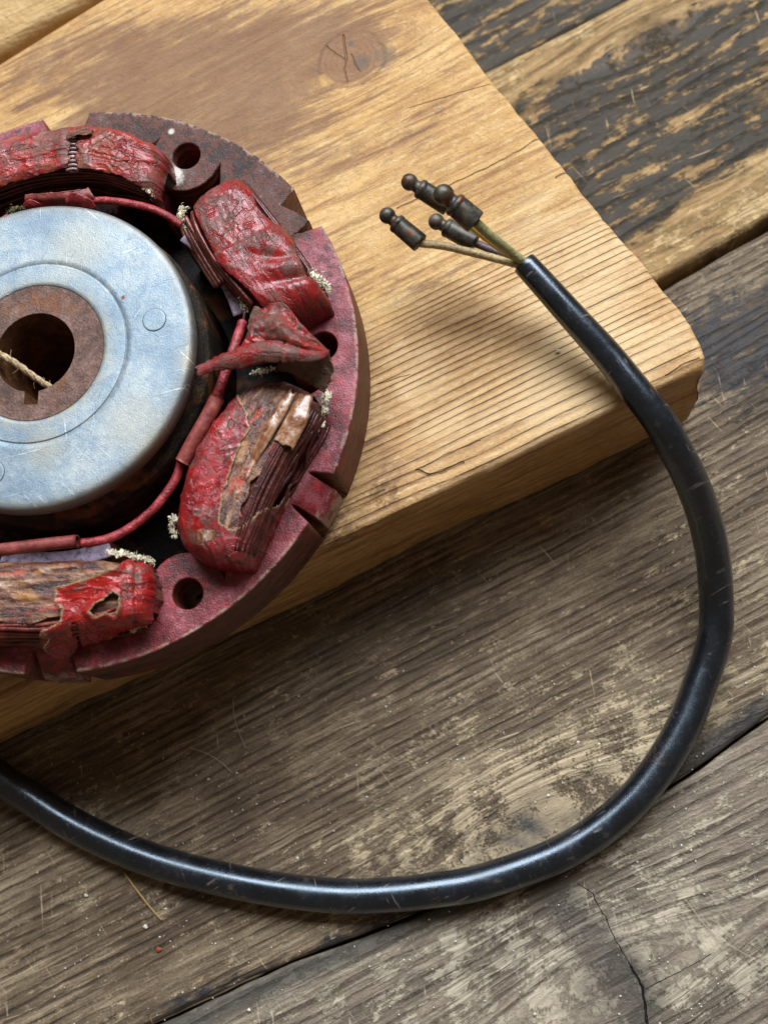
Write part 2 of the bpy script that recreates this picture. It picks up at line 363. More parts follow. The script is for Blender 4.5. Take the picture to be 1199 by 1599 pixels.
# ================================================================== THE WOODEN BOARD
BT = 3.0
bf = P(1025, 607, BT)[:2]-P(675, 773, BT)[:2]; bf /= np.linalg.norm(bf); bn = np.array([-bf[1], bf[0]])
def bco(px, py, z=BT):
    q = P(px, py, z)[:2]; return q@bf, q@bn
def mat_board():
    m = Mat('board_wood')
    g = m.att('gc', 'Vector'); ph = m.att('ph'); kn = m.att('kn'); front = m.att('front'); st = m.att('stain_shadow'); pale = m.att('pale')
    dk = m.segs([([(536, 56), (539, 76), (541, 94)], .010), ([(510, 72), (524, 84), (538, 93)], .008), ([(541, 94), (538, 108), (542, 127)], .007), ([(549, 85), (554, 100), (562, 111)], .007), ([(640, 168), (700, 150), (765, 132)], .004), ([(620, 325), (705, 288), (760, 262), (812, 234), (842, 214)], .006), ([(868, 278), (895, 262)], .008), ([(652, 735), (668, 742), (690, 738), (722, 722)], .012), ([(655, 732), (700, 708), (750, 688)], .004), ([(590, 600), (640, 584)], .004), ([(520, 800), (600, 765)], .006), ([(1040, 586), (1066, 570), (1090, 560)], .008)], BT, .03, 6)
    n1 = m.noise(m.scl(g, (.22, .9, .9)), 1, 4, .6)
    streak = m.noise(m.scl(g, (.3, 9, 9)), 1, 5, .6)
    fine = m.noise(m.scl(g, (1.6, 55, 55)), 1, 3, .6)
    blot = m.noise(m.pos, 1.5, 8, .66); blot2 = m.noise(m.scl(g, (.7, 2.2, 2)), 1, 7, .66); grit = m.noise(m.pos, 30, 3, .6)
    p2 = m.add(ph, m.mul(m.add(m.noise(m.scl(g, (.35, 1.5, 1.5)), 1, 3, .5), -.5), .9))
    fq = m.ma('FRACT', p2)
    late = m.mul(m.mr(fq, .25, .80), m.mr(fq, .84, 1.0, 1, 0))
    late = m.mul(late, m.mr(m.noise(m.scl(g, (2.5, 9, 9)), 1, 5, .7), .32, .52, .45, 1))
    rm = m.mr(m.noise(m.scl(g, (.25, 2.4, 2)), 1, 3, .5), .32, .62, .3, 1)
    late = m.mul(late, m.mul(rm, m.mr(front, 0, 1, .42, 1.0)))
    val = m.add(m.mul(n1, .5), m.add(m.mul(streak, .42), m.add(m.mul(blot, .3), m.mul(m.add(grit, -.5), .22))))
    gold = m.ramp(val, [(.4, lin((146, 102, 56))), (.60, lin((198, 154, 96))), (.80, lin((228, 192, 134)))])
    cream = m.ramp(val, [(.4, lin((164, 120, 74))), (.62, lin((202, 160, 108))), (.84, lin((228, 194, 146)))])
    col = m.mix(m.mr(m.add(front, m.mul(m.add(blot2, -.5), 1.2)), .2, .9), gold, cream)
    lc = m.mix(front, lin((138, 90, 50)), lin((122, 82, 52)))
    col = m.mix(m.mul(late, m.mr(grit, .3, .65, .45, .85)), col, lc)
    col = m.mix(m.mul(m.mr(fine, .5, .75), .25), col, lin((140, 98, 60)))
    mot = m.noise(m.pos, 11, 9, .78); mo2 = m.noise(m.scl(g, (3, 9, 9)), 1, 8, .78)
    col = m.mix(m.mul(m.mr(mot, .50, .62), .38), col, lin((136, 98, 62)))
    col = m.mix(m.mul(m.mr(mo2, .52, .64), .42), col, lin((236, 208, 160)))
    bl2 = m.noise(m.scl(g, (.45, 6.5, 6)), 1, 8, .72, .2)
    col = m.mix(m.mul(m.mr(bl2, .50, .62), m.mr(front, 0, 1, .5, .15)), col, lin((124, 78, 40)))
    # purple-brown stain and grime, plus the connectors' shadow painted in
    sm = m.mr(m.add(m.add(m.mul(blot2, 1.2), m.mul(blot, .6)), m.mul(m.add(st, m.mul(m.add(bl2, -.5), 3.4)), .5)), 1.04, 1.40)
    col = m.mix(m.mul(sm, .66), col, m.mix(blot, lin((90, 58, 46)), lin((138, 96, 68))))
    gm = m.mr(m.add(m.noise(m.scl(g, (1.4, 3, 3)), 1.6, 8, .7), m.mul(st, .18)), .60, .70)
    col = m.mix(m.mul(gm, .42), col, lin((116, 84, 62)))
    yl = m.mr(m.noise(m.scl(g, (.5, 3.2, 2)), 1.6, 8, .7, .3), .52, .70)
    col = m.mix(m.mul(m.mul(yl, m.mr(sm, 0, 1, 1, .25)), m.mr(front, .3, 1, .6, .25)), col, lin((218, 172, 100)))
    pm = m.mr(m.add(m.mul(pale, .6), m.mul(blot2, .9)), .7, 1.0)
    col = m.mix(m.mul(pm, .55), col, lin((226, 196, 150)))
    sp = m.mr(m.vor(m.pos, 5), .02, .045, 1, 0)
    col = m.mix(m.mul(m.mul(sp, m.mr(m.noise(m.pos, .9, 3), .5, .6)), .7), col, lin((58, 42, 32)))
    col = m.mix(m.mul(dk, m.mr(mot, .3, .6, .95, .5)), col, lin((78, 50, 30)))
    kw = m.add(kn, m.mul(m.add(blot, -.5), .55))
    kring = m.mul(m.mr(m.ma('ABSOLUTE', m.add(kw, -1.02)), .0, .09, 1, 0), m.mr(m.noise(m.pos, 2.5, 3), .38, .55))
    col = m.mix(m.mul(kring, .6), col, lin((98, 66, 44)))
    kin = m.mul(m.mr(kw, .9, 1.05, 1, 0), m.mr(m.ma('SINE', m.mul(kw, 34)), -.2, 1))
    gp = m.ma('MAXIMUM', m.blob(566, 98, BT, .14, .4, blot, .6), m.blob(548, 68, BT, .06, .4)); gp = m.ma('MAXIMUM', gp, m.mul(m.blob(600, 88, BT, .18, .5, blot, 2.0), .7))
    kc = m.mr(kw, .75, 1.0, 1, 0)
    kr = m.noise(m.scl(m.pos, (1, 1, 1)), 5, 5, .6)
    col = m.mix(m.mul(kc, .9), col, m.mix(kr, lin((112, 76, 50)), lin((160, 118, 82))))
    col = m.mix(m.mul(kin, .35), col, lin((120, 80, 50)))
    col = m.mix(m.mul(gp, .7), col, lin((98, 84, 72)))
    eaten = m.mul(m.mr(m.ma('MAXIMUM', m.blob(528, 830, BT, .42, .5, blot, 1.2), m.blob(600, 770, BT, .25, .5, blot, 1.2)), 0, 1), m.mr(m.noise(m.pos, 7, 5, .7), .44, .56))
    col = m.mix(m.mul(eaten, .6), col, lin((92, 64, 34)))
    h = m.add(m.mul(late, m.mr(front, 0, 1, -.2, -.75)), m.add(m.mul(streak, .4), m.add(m.mul(mot, .5), m.add(m.mul(mo2, .4), m.mul(grit, .3)))))
    h = m.add(h, m.add(m.mul(dk, -3.0), m.mul(blot, .8)))
    nb = m.bump(h, .04, .9)
    return m.done(col, m.mr(blot2, .3, .7, .42, .62), 0, nb, .3)
M_board = mat_board()

def build_board():
    # outline of the top face, traced and set at the board's real height
    right = [(526, -190), (596, -97), (672, 0), (695, 30), (718, 59), (743, 93), (768, 126), (804, 170), (840, 213), (873, 254), (904, 293), (937, 333), (970, 372), (1002, 410), (1030, 445), (1058, 480), (1078, 508), (1092, 533), (1099, 556), (1099, 578), (1086, 590), (1062, 597)]
    rp = np.array([bco(*q) for q in right])
    f0 = np.array(bco(1025, 607)); bl = np.array(bco(0, 93)); b2 = np.array(bco(150, 0))
    kb = (b2[1]-bl[1])/(b2[0]-bl[0])
    a_min = -19.0
    # rows across: front edge y=f(a) .. back edge
    def back(a): return bl[1]+kb*(a-bl[0])
    c0 = f0[1]
    nC = 170; cs = np.r_[np.linspace(0, .04, 14), np.linspace(.048, 1, nC)]
    aend_of_c = lambda c: np.interp(c, rp[::-1, 1], rp[::-1, 0])
    nA = 330; V = []; G = []; TOPN = []
    ta = 1-(1-np.linspace(0, 1, nA))**1.0
    ta = np.r_[ta[:-1]*.985, np.linspace(.985, 1, 16)]
    # param grid: v across (c), u along
    U, Vv = np.meshgrid(ta, cs, indexing='ij')
    # the back edge depends on a, the right end on c: iterate once
    A = a_min+(8-a_min)*U
    for _ in range(4):
        Cc = c0+(back(A)-c0)*Vv
        Cc = np.where(U > .5, Cc, Cc)
        ae = aend_of_c(Cc)
        A = a_min+(ae-a_min)*U
    wob = .022*vnoise(Cc*2.6, Cc*0, 41, 5, .65)*2
    A = A+wob*ss(U, .93, 1)
    front = .05*vnoise(A*1.5, A*0+3, 42, 4)*2
    Cc = Cc+front*ss(Vv, .06, 0)
    dF = Cc-c0; dR = aend_of_c(Cc)-A; dB = back(A)-Cc
    rnd = lambda d, r: np.where(d < r, r-np.sqrt(np.maximum(r*r-(r-np.clip(d, 0, r))**2, 0)), 0)
    chipR = .10+.12*np.clip(vnoise(Cc*3.1, Cc*0+2, 44, 3)*2, -.4, 1); chipF = .11+.10*vnoise(A*.8, A*0+8, 45, 4)*2
    Z = BT-rnd(dF, chipF)-rnd(dR, chipR)*.9-rnd(dB, .18+0*A)
    Z += .02*vnoise(A*.5, Cc*2.5, 46, 3)*2
    px, py = PX(A*bf[0]+Cc*bn[0], A*bf[1]+Cc*bn[1], Z)
    frontm = ss(segdist(px, py, [(-400, 1320), (300, 1000), (600, 780), (1040, 560)])*1.0, 330, 190)
    frontm = np.where((py > 300+(1060-px)*.49-150), frontm, frontm*.0+ss(py-(300+(1060-px)*.49-150), -70, 0)*frontm)
    # rings: fine in front, broad toward the back
    t = dF
    kk = bco(548, 92); c2, kd = knot_warp(A, Cc, [(kk[0], kk[1], 1.5, .62, .5)])
    da = (A-kk[0])/.62; dc = (Cc-kk[1])/.56; kd = np.sqrt(da*da+dc*dc)
    dd = c2-c0
    ph = np.where(dd < 4.5, dd*7.6, 4.5*7.6+(dd-4.5)*2.1+0*dd)
    ph = ph+.6*vnoise(A*.16, c2*.8, 50, 3)*4*.6+1.6*vnoise(A*.02, dd*1.1, 51, 3)*2
    cracks = [([(536, 56), (541, 92)], 2.5), ([(510, 72), (538, 92), (541, 125)], 2.2), ([(549, 85), (561, 110)], 2.0), ([(705, 290), (760, 262), (812, 232), (840, 213)], 2.2), ([(652, 735), (668, 742), (690, 738), (722, 722)], 2.4), ([(652, 735), (660, 728), (700, 708), (745, 690)], 1.2),
              ([(640, 168), (700, 150), (765, 132)], 2), ([(868, 278), (895, 262)], 2.0)]
    dark = np.zeros(A.shape)
    for pts, wd in cracks: dark = np.maximum(dark, ss(segdist(px, py, pts), wd+2.2, wd*.4))
    # eaten, corky patch beside the stator
    stain_shadow = 1.0*gauss(px, py, 330, 130, 160, 70, -.4)+1.0*gauss(px, py, 530, 60, 70, 40)*.8+.8*gauss(px, py, 400, 210, 90, 60)+.8*gauss(px, py, 230, 90, 160, 50)+.6*gauss(px, py, 640, 215, 110, 25, -.45) \
        +.7*gauss(px, py, 560, 870, 90, 45)+.5*gauss(px, py, 640, 440, 60, 30)+.5*gauss(px, py, 590, 730, 60, 60)+.35*gauss(px, py, 80, 150, 200, 60)  # blob below the connectors is their cast shadow, painted in with the stains
    pale = .8*gauss(px, py, 900, 430, 130, 140)+.6*gauss(px, py, 830, 640, 200, 60, -.4)+.5*gauss(px, py, 640, 560, 50, 80)
    # geometric year-ring ridges at the front
    fq = np.mod(ph, 1); Z = Z+.004*np.sin(ph*2*np.pi)*frontm*(.5+vnoise(A*.6, Cc*2, 77, 2)*2)
    X = A*bf[0]+Cc*bn[0]; Y = A*bf[1]+Cc*bn[1]
    nu, nv = A.shape
    top = np.stack([X, Y, Z], -1)
    gc = np.stack([A, c2, np.zeros(A.shape)], -1)
    # skirts: front face, right face, back face, each a strip of rows going down
    verts = [top.reshape(-1, 3)]; faces = [gridf(nu, nv)]
    at = dict(gc=[gc.reshape(-1, 3)], ph=[ph.ravel()], kn=[kd.ravel()], front=[frontm.ravel()], stain_shadow=[stain_shadow.ravel()], pale=[pale.ravel()], dark=[dark.ravel()])
    base = nu*nv
    def skirt(idx, outward, flip, endgrain=False):
        nonlocal base
        e = top.reshape(-1, 3)[idx]; nz = 34; zz = np.linspace(0, 1, nz)[None, :]
        zt = e[:, 2][:, None]; zb = .06
        s = zz; Zs = zt+(zb-zt)*s
        bulge = .05*np.sin(s*math.pi)*0+.09*(vnoise((e@np.array([bf[0], bf[1], 0]))[:, None]*.4+s*0, Zs*1.3, 60, 4)*2)*np.minimum(1, s*6)
        bulge = bulge-.12*ss(s, .9, 1.0)
        o = np.asarray(outward)
        if o.ndim == 1: o = np.broadcast_to(o, (len(e), 2))
        Xs = e[:, 0][:, None]+o[:, 0][:, None]*bulge; Ys = e[:, 1][:, None]+o[:, 1][:, None]*bulge
        q = np.stack([Xs, Ys, Zs], -1)
        a_ = Xs*bf[0]+Ys*bf[1]; c_ = Xs*bn[0]+Ys*bn[1]
        verts.append(q.reshape(-1, 3)); faces.append(gridf(len(e), nz, flip=flip)+base)
        if endgrain: g_ = np.stack([Zs*1.5, c_, 0*c_], -1); ph_ = (c_-c0)*7.6
        else:
            dep = BT-Zs
            g_ = np.stack([a_, c_-dep, 0*c_], -1); ph_ = (c_-c0)*4-dep*3.4+1.2*vnoise(a_*.12, dep*.5, 61, 2)
        at['gc'].append(g_.reshape(-1, 3)); at['ph'].append(ph_.ravel()); at['kn'].append(np.full(q.shape[0]*q.shape[1], 9.0))
        at['front'].append(np.full(q.shape[0]*q.shape[1], .1 if not endgrain else .8)); at['stain_shadow'].append(np.full(q.shape[0]*q.shape[1], .25)); at['pale'].append(np.zeros(q.shape[0]*q.shape[1]))
        at['dark'].append(np.zeros(q.shape[0]*q.shape[1])); base += len(e)*nz
    skirt(np.arange(nu)*nv, -bn, True)
    ri = (nu-1)*nv+np.arange(nv); e = top.reshape(-1, 3)[ri]; tg = np.gradient(e[:, :2], axis=0); nrm = np.stack([tg[:, 1], -tg[:, 0]], 1); nrm /= np.linalg.norm(nrm, axis=1)[:, None]+1e-9
    skirt(ri, nrm, True, True)
    skirt(np.arange(nu)*nv+nv-1, bn, False)
    A_ = {k: np.concatenate(v) for k, v in at.items()}
    o = mesh('wooden_board', np.vstack(verts), np.vstack(faces), M_board, None, True, A_)
    tag(o, 'thick golden softwood board with sawn rounded corner lying on the dark planks under the stator', 'board')
    return o
build_board()

# the second, pale rough board at the top left corner
def mat_pale():
    m = Mat('pale_rough_wood'); g = m.att('gc', 'Vector')
    a = m.noise(m.scl(g, (.8, 3, 3)), 1, 6, .65); b = m.noise(m.pos, 9, 5, .7); c = m.noise(m.scl(g, (.5, 14, 1)), 1, 4, .6)
    v = m.add(m.mul(a, .5), m.add(m.mul(b, .3), m.mul(c, .35)))
    col = m.ramp(v, [(.35, lin((170, 132, 84))), (.6, lin((204, 168, 116))), (.85, lin((222, 192, 146)))])
    return m.done(col, .7, 0, m.bump(m.add(m.mul(b, 1.2), m.add(a, c)), .07, 1), .2)
def build_pale():
    # lies behind the board, a little lower
    zt = 2.2
    q1 = np.array(bco(-8, 84, zt)); q2 = np.array(bco(140, -6, zt)); k = (q2[1]-q1[1])/(q2[0]-q1[0])
    A, T = np.meshgrid(np.linspace(-19, -1, 140), np.linspace(0, 1, 60), indexing='ij')
    lo = q1[1]+k*(A-q1[0])+.03; C = lo+T*6
    C = C+.04*vnoise(A*1.5, T*0, 71)*2*(T < .02)
    Z = zt-np.where(T*6 < .25, .25-np.sqrt(np.maximum(.0625-(.25-np.clip(T*6, 0, .25))**2, 0)), 0)+.04*vnoise(A*1.2, C*2.0, 72, 4)
    low = np.zeros_like(T[:, :1])+.0
    A2 = np.concatenate([A[:, :1], A], 1); C2 = np.concatenate([C[:, :1], C], 1); Z2 = np.concatenate([Z[:, :1]*0+.03, Z], 1)
    X = A2*bf[0]+C2*bn[0]; Y = A2*bf[1]+C2*bn[1]
    o = mesh('offcut_board', np.stack([X, Y, Z2], -1).reshape(-1, 3), gridf(*A2.shape), mat_pale(), None, True, dict(gc=np.stack([A2, C2, Z2], -1).reshape(-1, 3)))
    tag(o, 'pale rough sawn board in the top left corner behind the golden board', 'board')
build_pale()

# ================================================================== STATOR
SCX, SCY = -8.163, 6.525; ST = 4.23; SR = 4.93
stator = root('stator', (SCX, SCY, BT), 'round red stator with taped copper coils on the golden board, rusted at its top', 'stator')
def pol(r, a): return np.array([SCX+r*math.cos(math.radians(a)), SCY+r*math.sin(math.radians(a))])
HOLES = [66, 5.7, -56.5, -117, -177, 126]
COILS = [95, 36, -26.5, -86.5, -147, 155]
NOTCH = [36.3, -25.3, -86.6, -147, 156, 96]

def mat_stator(side=False):
    m = Mat('red_lacquer_side' if side else 'red_lacquer')
    n = m.noise(m.pos, 2.2, 8, .65); n2 = m.noise(m.pos, 8, 6, .7); gr = m.noise(m.pos, 34, 3, .6)
    base = m.ramp(n, [(.38, lin((70, 22, 24))), (.5, lin((116, 36, 42))), (.62, lin((150, 74, 82)))])
    redder = m.mix(m.mr(n2, .45, .65), base, lin((146, 24, 30)))
    col = m.mix(.5, base, redder)
    col = m.mix(m.mul(m.mr(m.noise(m.pos, 3.1, 7, .7), .54, .64), .55), col, lin((176, 26, 32)))
    col = m.mix(m.mul(m.mr(m.noise(m.pos, 13, 5, .7), .52, .64), .45), col, lin((92, 34, 44)))
    # grimy black specks
    sp = m.mr(m.add(n2, m.mul(gr, .35)), .68, .76)
    sp = m.mul(sp, m.mr(m.noise(m.pos, 1.4, 4), .4, .6))
    col = m.mix(m.mul(sp, .8), col, lin((52, 40, 40)))
    ru = m.ma('MAXIMUM', m.blob(300, 215, ST, 1.35, .35, n, .7), m.blob(415, 290, ST, .95, .35, n, .7))
    ru = m.ma('MAXIMUM', ru, m.blob(190, 205, ST, .8, .35, n, .6))
    ru = m.ma('MAXIMUM', ru, m.blob(455, 345, ST, .35, .35, n, .6))
    rust = m.ramp(m.add(m.mul(n, .35), m.add(m.mul(n2, .4), m.mul(gr, .25))), [(.42, lin((14, 10, 9))), (.47, lin((52, 24, 16))), (.52, lin((104, 52, 32))), (.56, lin((70, 56, 54))), (.64, lin((146, 134, 128)))])
    col = m.mix(ru, col, rust)
    wh = m.ma('MAXIMUM', m.blob(267, 275, ST, .2, .4, n2, .9), m.blob(268, 205, ST, .05, .5, n2, .5))
    col = m.mix(m.mul(wh, .85), col, lin((214, 206, 196)))
    rd = m.vm('DISTANCE', m.scl(m.pos, (1, 1, 0)), (SCX, SCY, 0)); ew = m.mul(m.mr(m.add(rd, m.mul(m.add(n2, -.5), .22)), SR-.07, SR-.01), m.mr(m.noise(m.pos, 4, 5, .7), .42, .56))
    col = m.mix(m.mul(ew, .6), col, lin((176, 150, 130)))
    rg = m.add(m.mr(n2, .3, .7, .28, .55), m.mul(ru, .22))
    h = m.add(m.mul(n2, .7), m.add(m.mul(gr, .5), m.mul(n, .6)))
    nb = m.bump(h, m_b if False else .03, .8)
    return m.done(col, rg, 0, nb, .5)
def mat_lam():
    m = Mat('laminated_steel'); sep = m.n('ShaderNodeSeparateXYZ'); m.put(sep.inputs[0], m.pos); z = sep.outputs[2]
    n = m.noise(m.pos, 5, 6, .65); l = m.noise(m.scl(m.pos, (.4, .4, 22)), 1, 2, .5)
    col = m.ramp(m.add(m.mul(n, .5), m.mul(l, .6)), [(.38, lin((40, 20, 14))), (.55, lin((88, 44, 30))), (.72, lin((130, 70, 48)))])  # brown laminations, darkened in colour for the shade on the red-painted wall
    col = m.mix(m.mul(m.mr(m.noise(m.pos, 1.5, 4), .5, .65), .5), col, lin((130, 34, 34)))
    return m.done(col, .5, 0, m.bump(m.add(l, m.mul(n, .5)), .03, .9), .4)
M_st = mat_stator(); M_lam = mat_lam()

def plate_outline():
    """outer outline with notches; degrees"""
    out = []; a = -180.0
    ns = sorted([((x+180) % 360)-180 for x in NOTCH]); half = 5.0
    angs = np.arange(-180, 180, 1.2)
    for a in angs:
        if any(abs(((a-n_+180) % 360)-180) < half+.3 for n_ in ns): continue
        out.append((a, SR))
    for n_ in ns:
        out += [(n_-half, SR), (n_-half+1.0, SR-.34), (n_-half+2.2, SR-.50), (n_+half-2.2, SR-.50), (n_+half-1.0, SR-.34), (n_+half, SR)]
    out.sort(); return [pol(r, a) for a, r in out]
def inner_outline():
    pts = []
    for i, h in enumerate(sorted(HOLES)):
        # lobe round each bolt hole, reaching inward, slots between lobes
        hc = 4.35; lr = .60
        pts.append((h-14.5, 4.30)); pts.append((h-11.2, 4.16))
        for t in np.linspace(-100, 100, 17):
            # local: inward direction is -r
            x = -math.cos(math.radians(t))*lr*1.12; y = math.sin(math.radians(t))*lr*1.05
            X = hc+x; pts.append((h+math.degrees(math.atan2(y, X)), math.hypot(X, y)))
        pts.append((h+11.2, 4.16)); pts.append((h+14.5, 4.30))
        nx = sorted(HOLES)[(i+1) % 6]; nx = nx if nx > h else nx+360
        # straight bottom of the slot, with the tooth root in the middle
        mid = (h+nx)/2
        pts += [(mid-9, 4.33), (mid-7.0, 4.30), (mid-6.8, 3.55), (mid+6.8, 3.55), (mid+7.0, 4.30), (mid+9, 4.33)]
    return [pol(r, a) for a, r in pts]

def curve_solid(name, loops, z0, z1, mat, parent, bevel=.02, mat2=None, res=1):
    cu = bpy.data.curves.new(name, 'CURVE'); cu.dimensions = '2D'; cu.fill_mode = 'BOTH'
    for lp in loops:
        s = cu.splines.new('POLY'); s.points.add(len(lp)-1); s.use_cyclic_u = True
        for q, p in zip(s.points, lp): q.co = (p[0]-parent['_o'][0]*100, p[1]-parent['_o'][1]*100, 0, 1)
    cu.extrude = (z1-z0)/2-bevel; cu.bevel_depth = bevel; cu.bevel_resolution = res; cu.offset = -bevel
    ob = bpy.data.objects.new(name, cu); sc.collection.objects.link(ob)
    dg = bpy.context.evaluated_depsgraph_get(); dg.update()
    me = bpy.data.meshes.new_from_object(ob.evaluated_get(dg)); me.name = name
    bpy.data.objects.remove(ob); bpy.data.curves.remove(cu)
    co = np.empty(len(me.vertices)*3); me.vertices.foreach_get('co', co); co = co.reshape(-1, 3)
    co[:, 2] += (z0+z1)/2-parent['_o'][2]*100; me.vertices.foreach_set('co', (co*.01).ravel()); me.update()
    me.materials.clear(); me.materials.append(mat)
    if mat2 is not None:
        me.materials.append(mat2)
        for p in me.polygons:
            if abs(p.normal.z) < .35: p.material_index = 1
    o = bpy.data.objects.new(name, me); sc.collection.objects.link(o); o.parent = parent
    return o
def circ(c, r, n=40): return [np.array([c[0]+r*math.cos(t), c[1]+r*math.sin(t)]) for t in np.arange(n)/n*2*math.pi]
loops = [plate_outline(), inner_outline()]+[circ(pol(4.35, h), .245) for h in HOLES]
curve_solid('laminated_core', loops, BT+.01, ST, M_st, stator, .022, M_lam)
# holes are through: their dark bottom is the board itself
for n_ in NOTCH:
    if abs(n_-36.3) < 1:                       # the sharp tongue at the upper notch
        lp = [pol(4.1, n_+6), pol(4.52, n_+5.6), pol(4.62, n_+3), pol(4.72, n_+.2), pol(4.80, n_-2.6), pol(4.55, n_-3.6), pol(4.1, n_-4)]
        z1 = ST+.012
    else:                                      # a strap that bends down over the rim
        rows = [(4.02, ST+.018, 9.5), (4.2, ST+.018, 8), (4.35, ST+.018, 5.8), (4.48, ST+.016, 4.0), (4.56, ST+.006, 3.4), (4.61, ST-.03, 3.3), (4.72, ST-.13, 3.2), (4.84, ST-.25, 3.15), (4.94, ST-.36, 3.1), (4.965, ST-.42, 3.1), (4.965, ST-.98, 3.1)]
        V = []
        for r_, z_, h_ in rows:
            for a_ in np.r_[[-1.0], np.linspace(-.995, .995, 11), [1.0]]:
                q = pol(r_, n_+h_*a_); V.append([q[0], q[1], z_-(.012 if abs(a_) > .99 else 0)])
        V = np.array(V); nr = 13
        lo_ = V.reshape(len(rows), nr, 3)[:, [0, -1]].copy(); lo_[..., 2] = ST-.98
        F = gridf(len(rows), nr, flip=False).tolist(); k0 = len(V); V = np.vstack([V, lo_.reshape(-1, 3)])
        for r_ in range(len(rows)-1):
            F.append([r_*nr, (r_+1)*nr, k0+2*(r_+1), k0+2*r_][::-1]); F.append([r_*nr+nr-1, (r_+1)*nr+nr-1, k0+2*(r_+1)+1, k0+2*r_+1])
        mesh('tab', V, F, M_st, stator); continue
    o = curve_solid('tab', [lp], ST-.95, z1, M_st, stator, .03, M_st, 2)
# pole shoes
M_shoe = (lambda m: m.done(m.ramp(m.noise(m.pos, 7, 7, .75), [(.36, lin((50, 40, 52))), (.46, lin((150, 130, 152))), (.6, lin((186, 170, 190)))]), .5, 0, m.bump(m.noise(m.pos, 20, 4), .02, .8)))(Mat('chalky_lilac_paint'))
for c_ in COILS:
    lp = [pol(2.98, c_+a) for a in np.linspace(-17, 17, 12)]+[pol(3.24, c_+17), pol(3.28, c_+8), pol(3.6, c_+6.6), pol(3.6, c_-6.6), pol(3.28, c_-8), pol(3.25, c_-17)]
    curve_solid('pole_shoe', [lp], BT+.02, ST+.04, M_shoe, stator, .03, M_lam)

# ------------------------------------------------------------------ coils
def mat_tape(name, red, deep, pale, dirt_amt, seed=0, brown=.0):
    """cloth backed lacquered tape: creased along its length, grime lodged in the creases"""
    m = Mat(name); p = m.vm('ADD', m.pos, (seed*3.1, seed*1.7, 0)); g = m.att('uv3', 'Vector')
    n = m.noise(p, 1.1, 5, .55); n2 = m.noise(p, 5.5, 7, .72, .8); gr = m.noise(p, 34, 4, .7)
    lo = m.noise(m.vm('ADD', m.scl(g, (2.2, 9, 1)), (seed*5.0, 0, 0)), 1, 5, .62, .7)
    cr = m.ma('ABSOLUTE', m.add(m.noise(p, 1.9, 5, .55, 1.6), -.5)); crease = m.mr(cr, .0, .035, 1, 0)
    cr2 = m.ma('ABSOLUTE', m.add(m.noise(m.vm('ADD', p, (9, 4, 2)), 3.3, 4, .5, 1.2), -.5)); crease2 = m.mr(cr2, .0, .03, 1, 0)
    col = m.mix(m.mr(lo, .36, .62), lin(deep), lin(red))
    col = m.mix(m.mul(m.mr(n, .50, .66), .45), col, lin(pale))
    col = m.mix(m.mul(m.mr(n2, .52, .66), .35), col, lin([c*.55 for c in deep]))
    dm = m.mr(m.add(m.add(n2, m.mul(gr, .35)), m.mul(m.noise(p, 1.3, 5, .65), .8)), 1.17-dirt_amt, 1.26-dirt_amt)
    dm = m.ma('MAXIMUM', dm, m.mul(m.ma('MAXIMUM', crease, crease2), m.mul(m.mr(n2, .44, .6, 0, .7), m.mr(n, .42, .56))))
    col = m.mix(m.mul(dm, .8), col, m.mix(gr, lin((56, 36, 30)), lin((112, 84, 68))))
    if brown: col = m.mix(m.mul(m.mr(m.noise(p, 2.3, 6, .7), .48, .62), brown), col, lin((142, 72, 36)))
    fl = m.mr(m.vor(p, 8, 'F1'), .025, .045, 1, 0)
    col = m.mix(m.mul(m.mul(fl, m.mr(n, .5, .6)), .7), col, lin((200, 176, 150)))
    fm = m.mr(m.add(m.att('fray'), m.mul(m.add(gr, -.5), .8)), .5, .8)
    col = m.mix(m.mul(fm, .85), col, m.mix(gr, lin((96, 66, 44)), lin((176, 148, 106))))
    rg = m.mr(m.add(m.mul(n2, .8), m.mul(dm, .5)), .3, 1.1, .20, .60)
    h = m.add(m.mul(lo, .6), m.add(m.mul(n2, .14), m.add(m.mul(gr, .10), m.add(m.mul(m.mul(crease, m.mr(n, .4, .55)), -.35), m.mul(m.mul(crease2, m.mr(n, .6, .45)), -.12)))))
    return m.done(col, rg, 0, m.bump(h, .045, .85), .55)
def mat_copper(name, a, b):
    m = Mat(name); n = m.noise(m.pos, 4, 6, .6); g = m.noise(m.pos, 20, 3)
    col = m.ramp(m.add(m.mul(n, .7), m.mul(g, .3)), [(.3, lin([c*.5 for c in a])), (.5, lin(a)), (.7, lin(b))])
    return m.done(col, .32, .15, m.bump(g, .02, .5), .5)
def mat_paper():
    m = Mat('varnished_paper'); g = m.att('uv3', 'Vector')
    s = m.noise(m.scl(g, (2.0, 9, 1)), 1, 5, .55, .6); s2 = m.noise(m.scl(g, (4, 6, 1)), 1.3, 7, .7, .5); gr = m.noise(m.pos, 26, 3); b = m.noise(m.scl(g, (2.0, 5, 1)), 1.4, 4, .55)
    col = m.ramp(m.add(m.mul(s, .65), m.mul(s2, .35)), [(.40, lin((50, 24, 18))), (.48, lin((92, 48, 32))), (.55, lin((134, 88, 56))), (.61, lin((170, 142, 120))), (.67, lin((202, 190, 182)))])
    col = m.mix(m.mul(m.mr(b, .56, .66), .7), col, lin((186, 58, 34)))
    col = m.mix(m.mul(m.mr(b, .44, .34), .6), col, lin((172, 116, 48)))
    col = m.mix(m.mul(m.mr(m.add(s2, m.mul(gr, .3)), .72, .8), .7), col, lin((60, 44, 38)))
    return m.done(col, m.mr(s2, .3, .7, .2, .45), 0, m.bump(m.add(m.mul(s, 1.0), m.add(s2, m.mul(gr, .3))), .05, .9), .7)
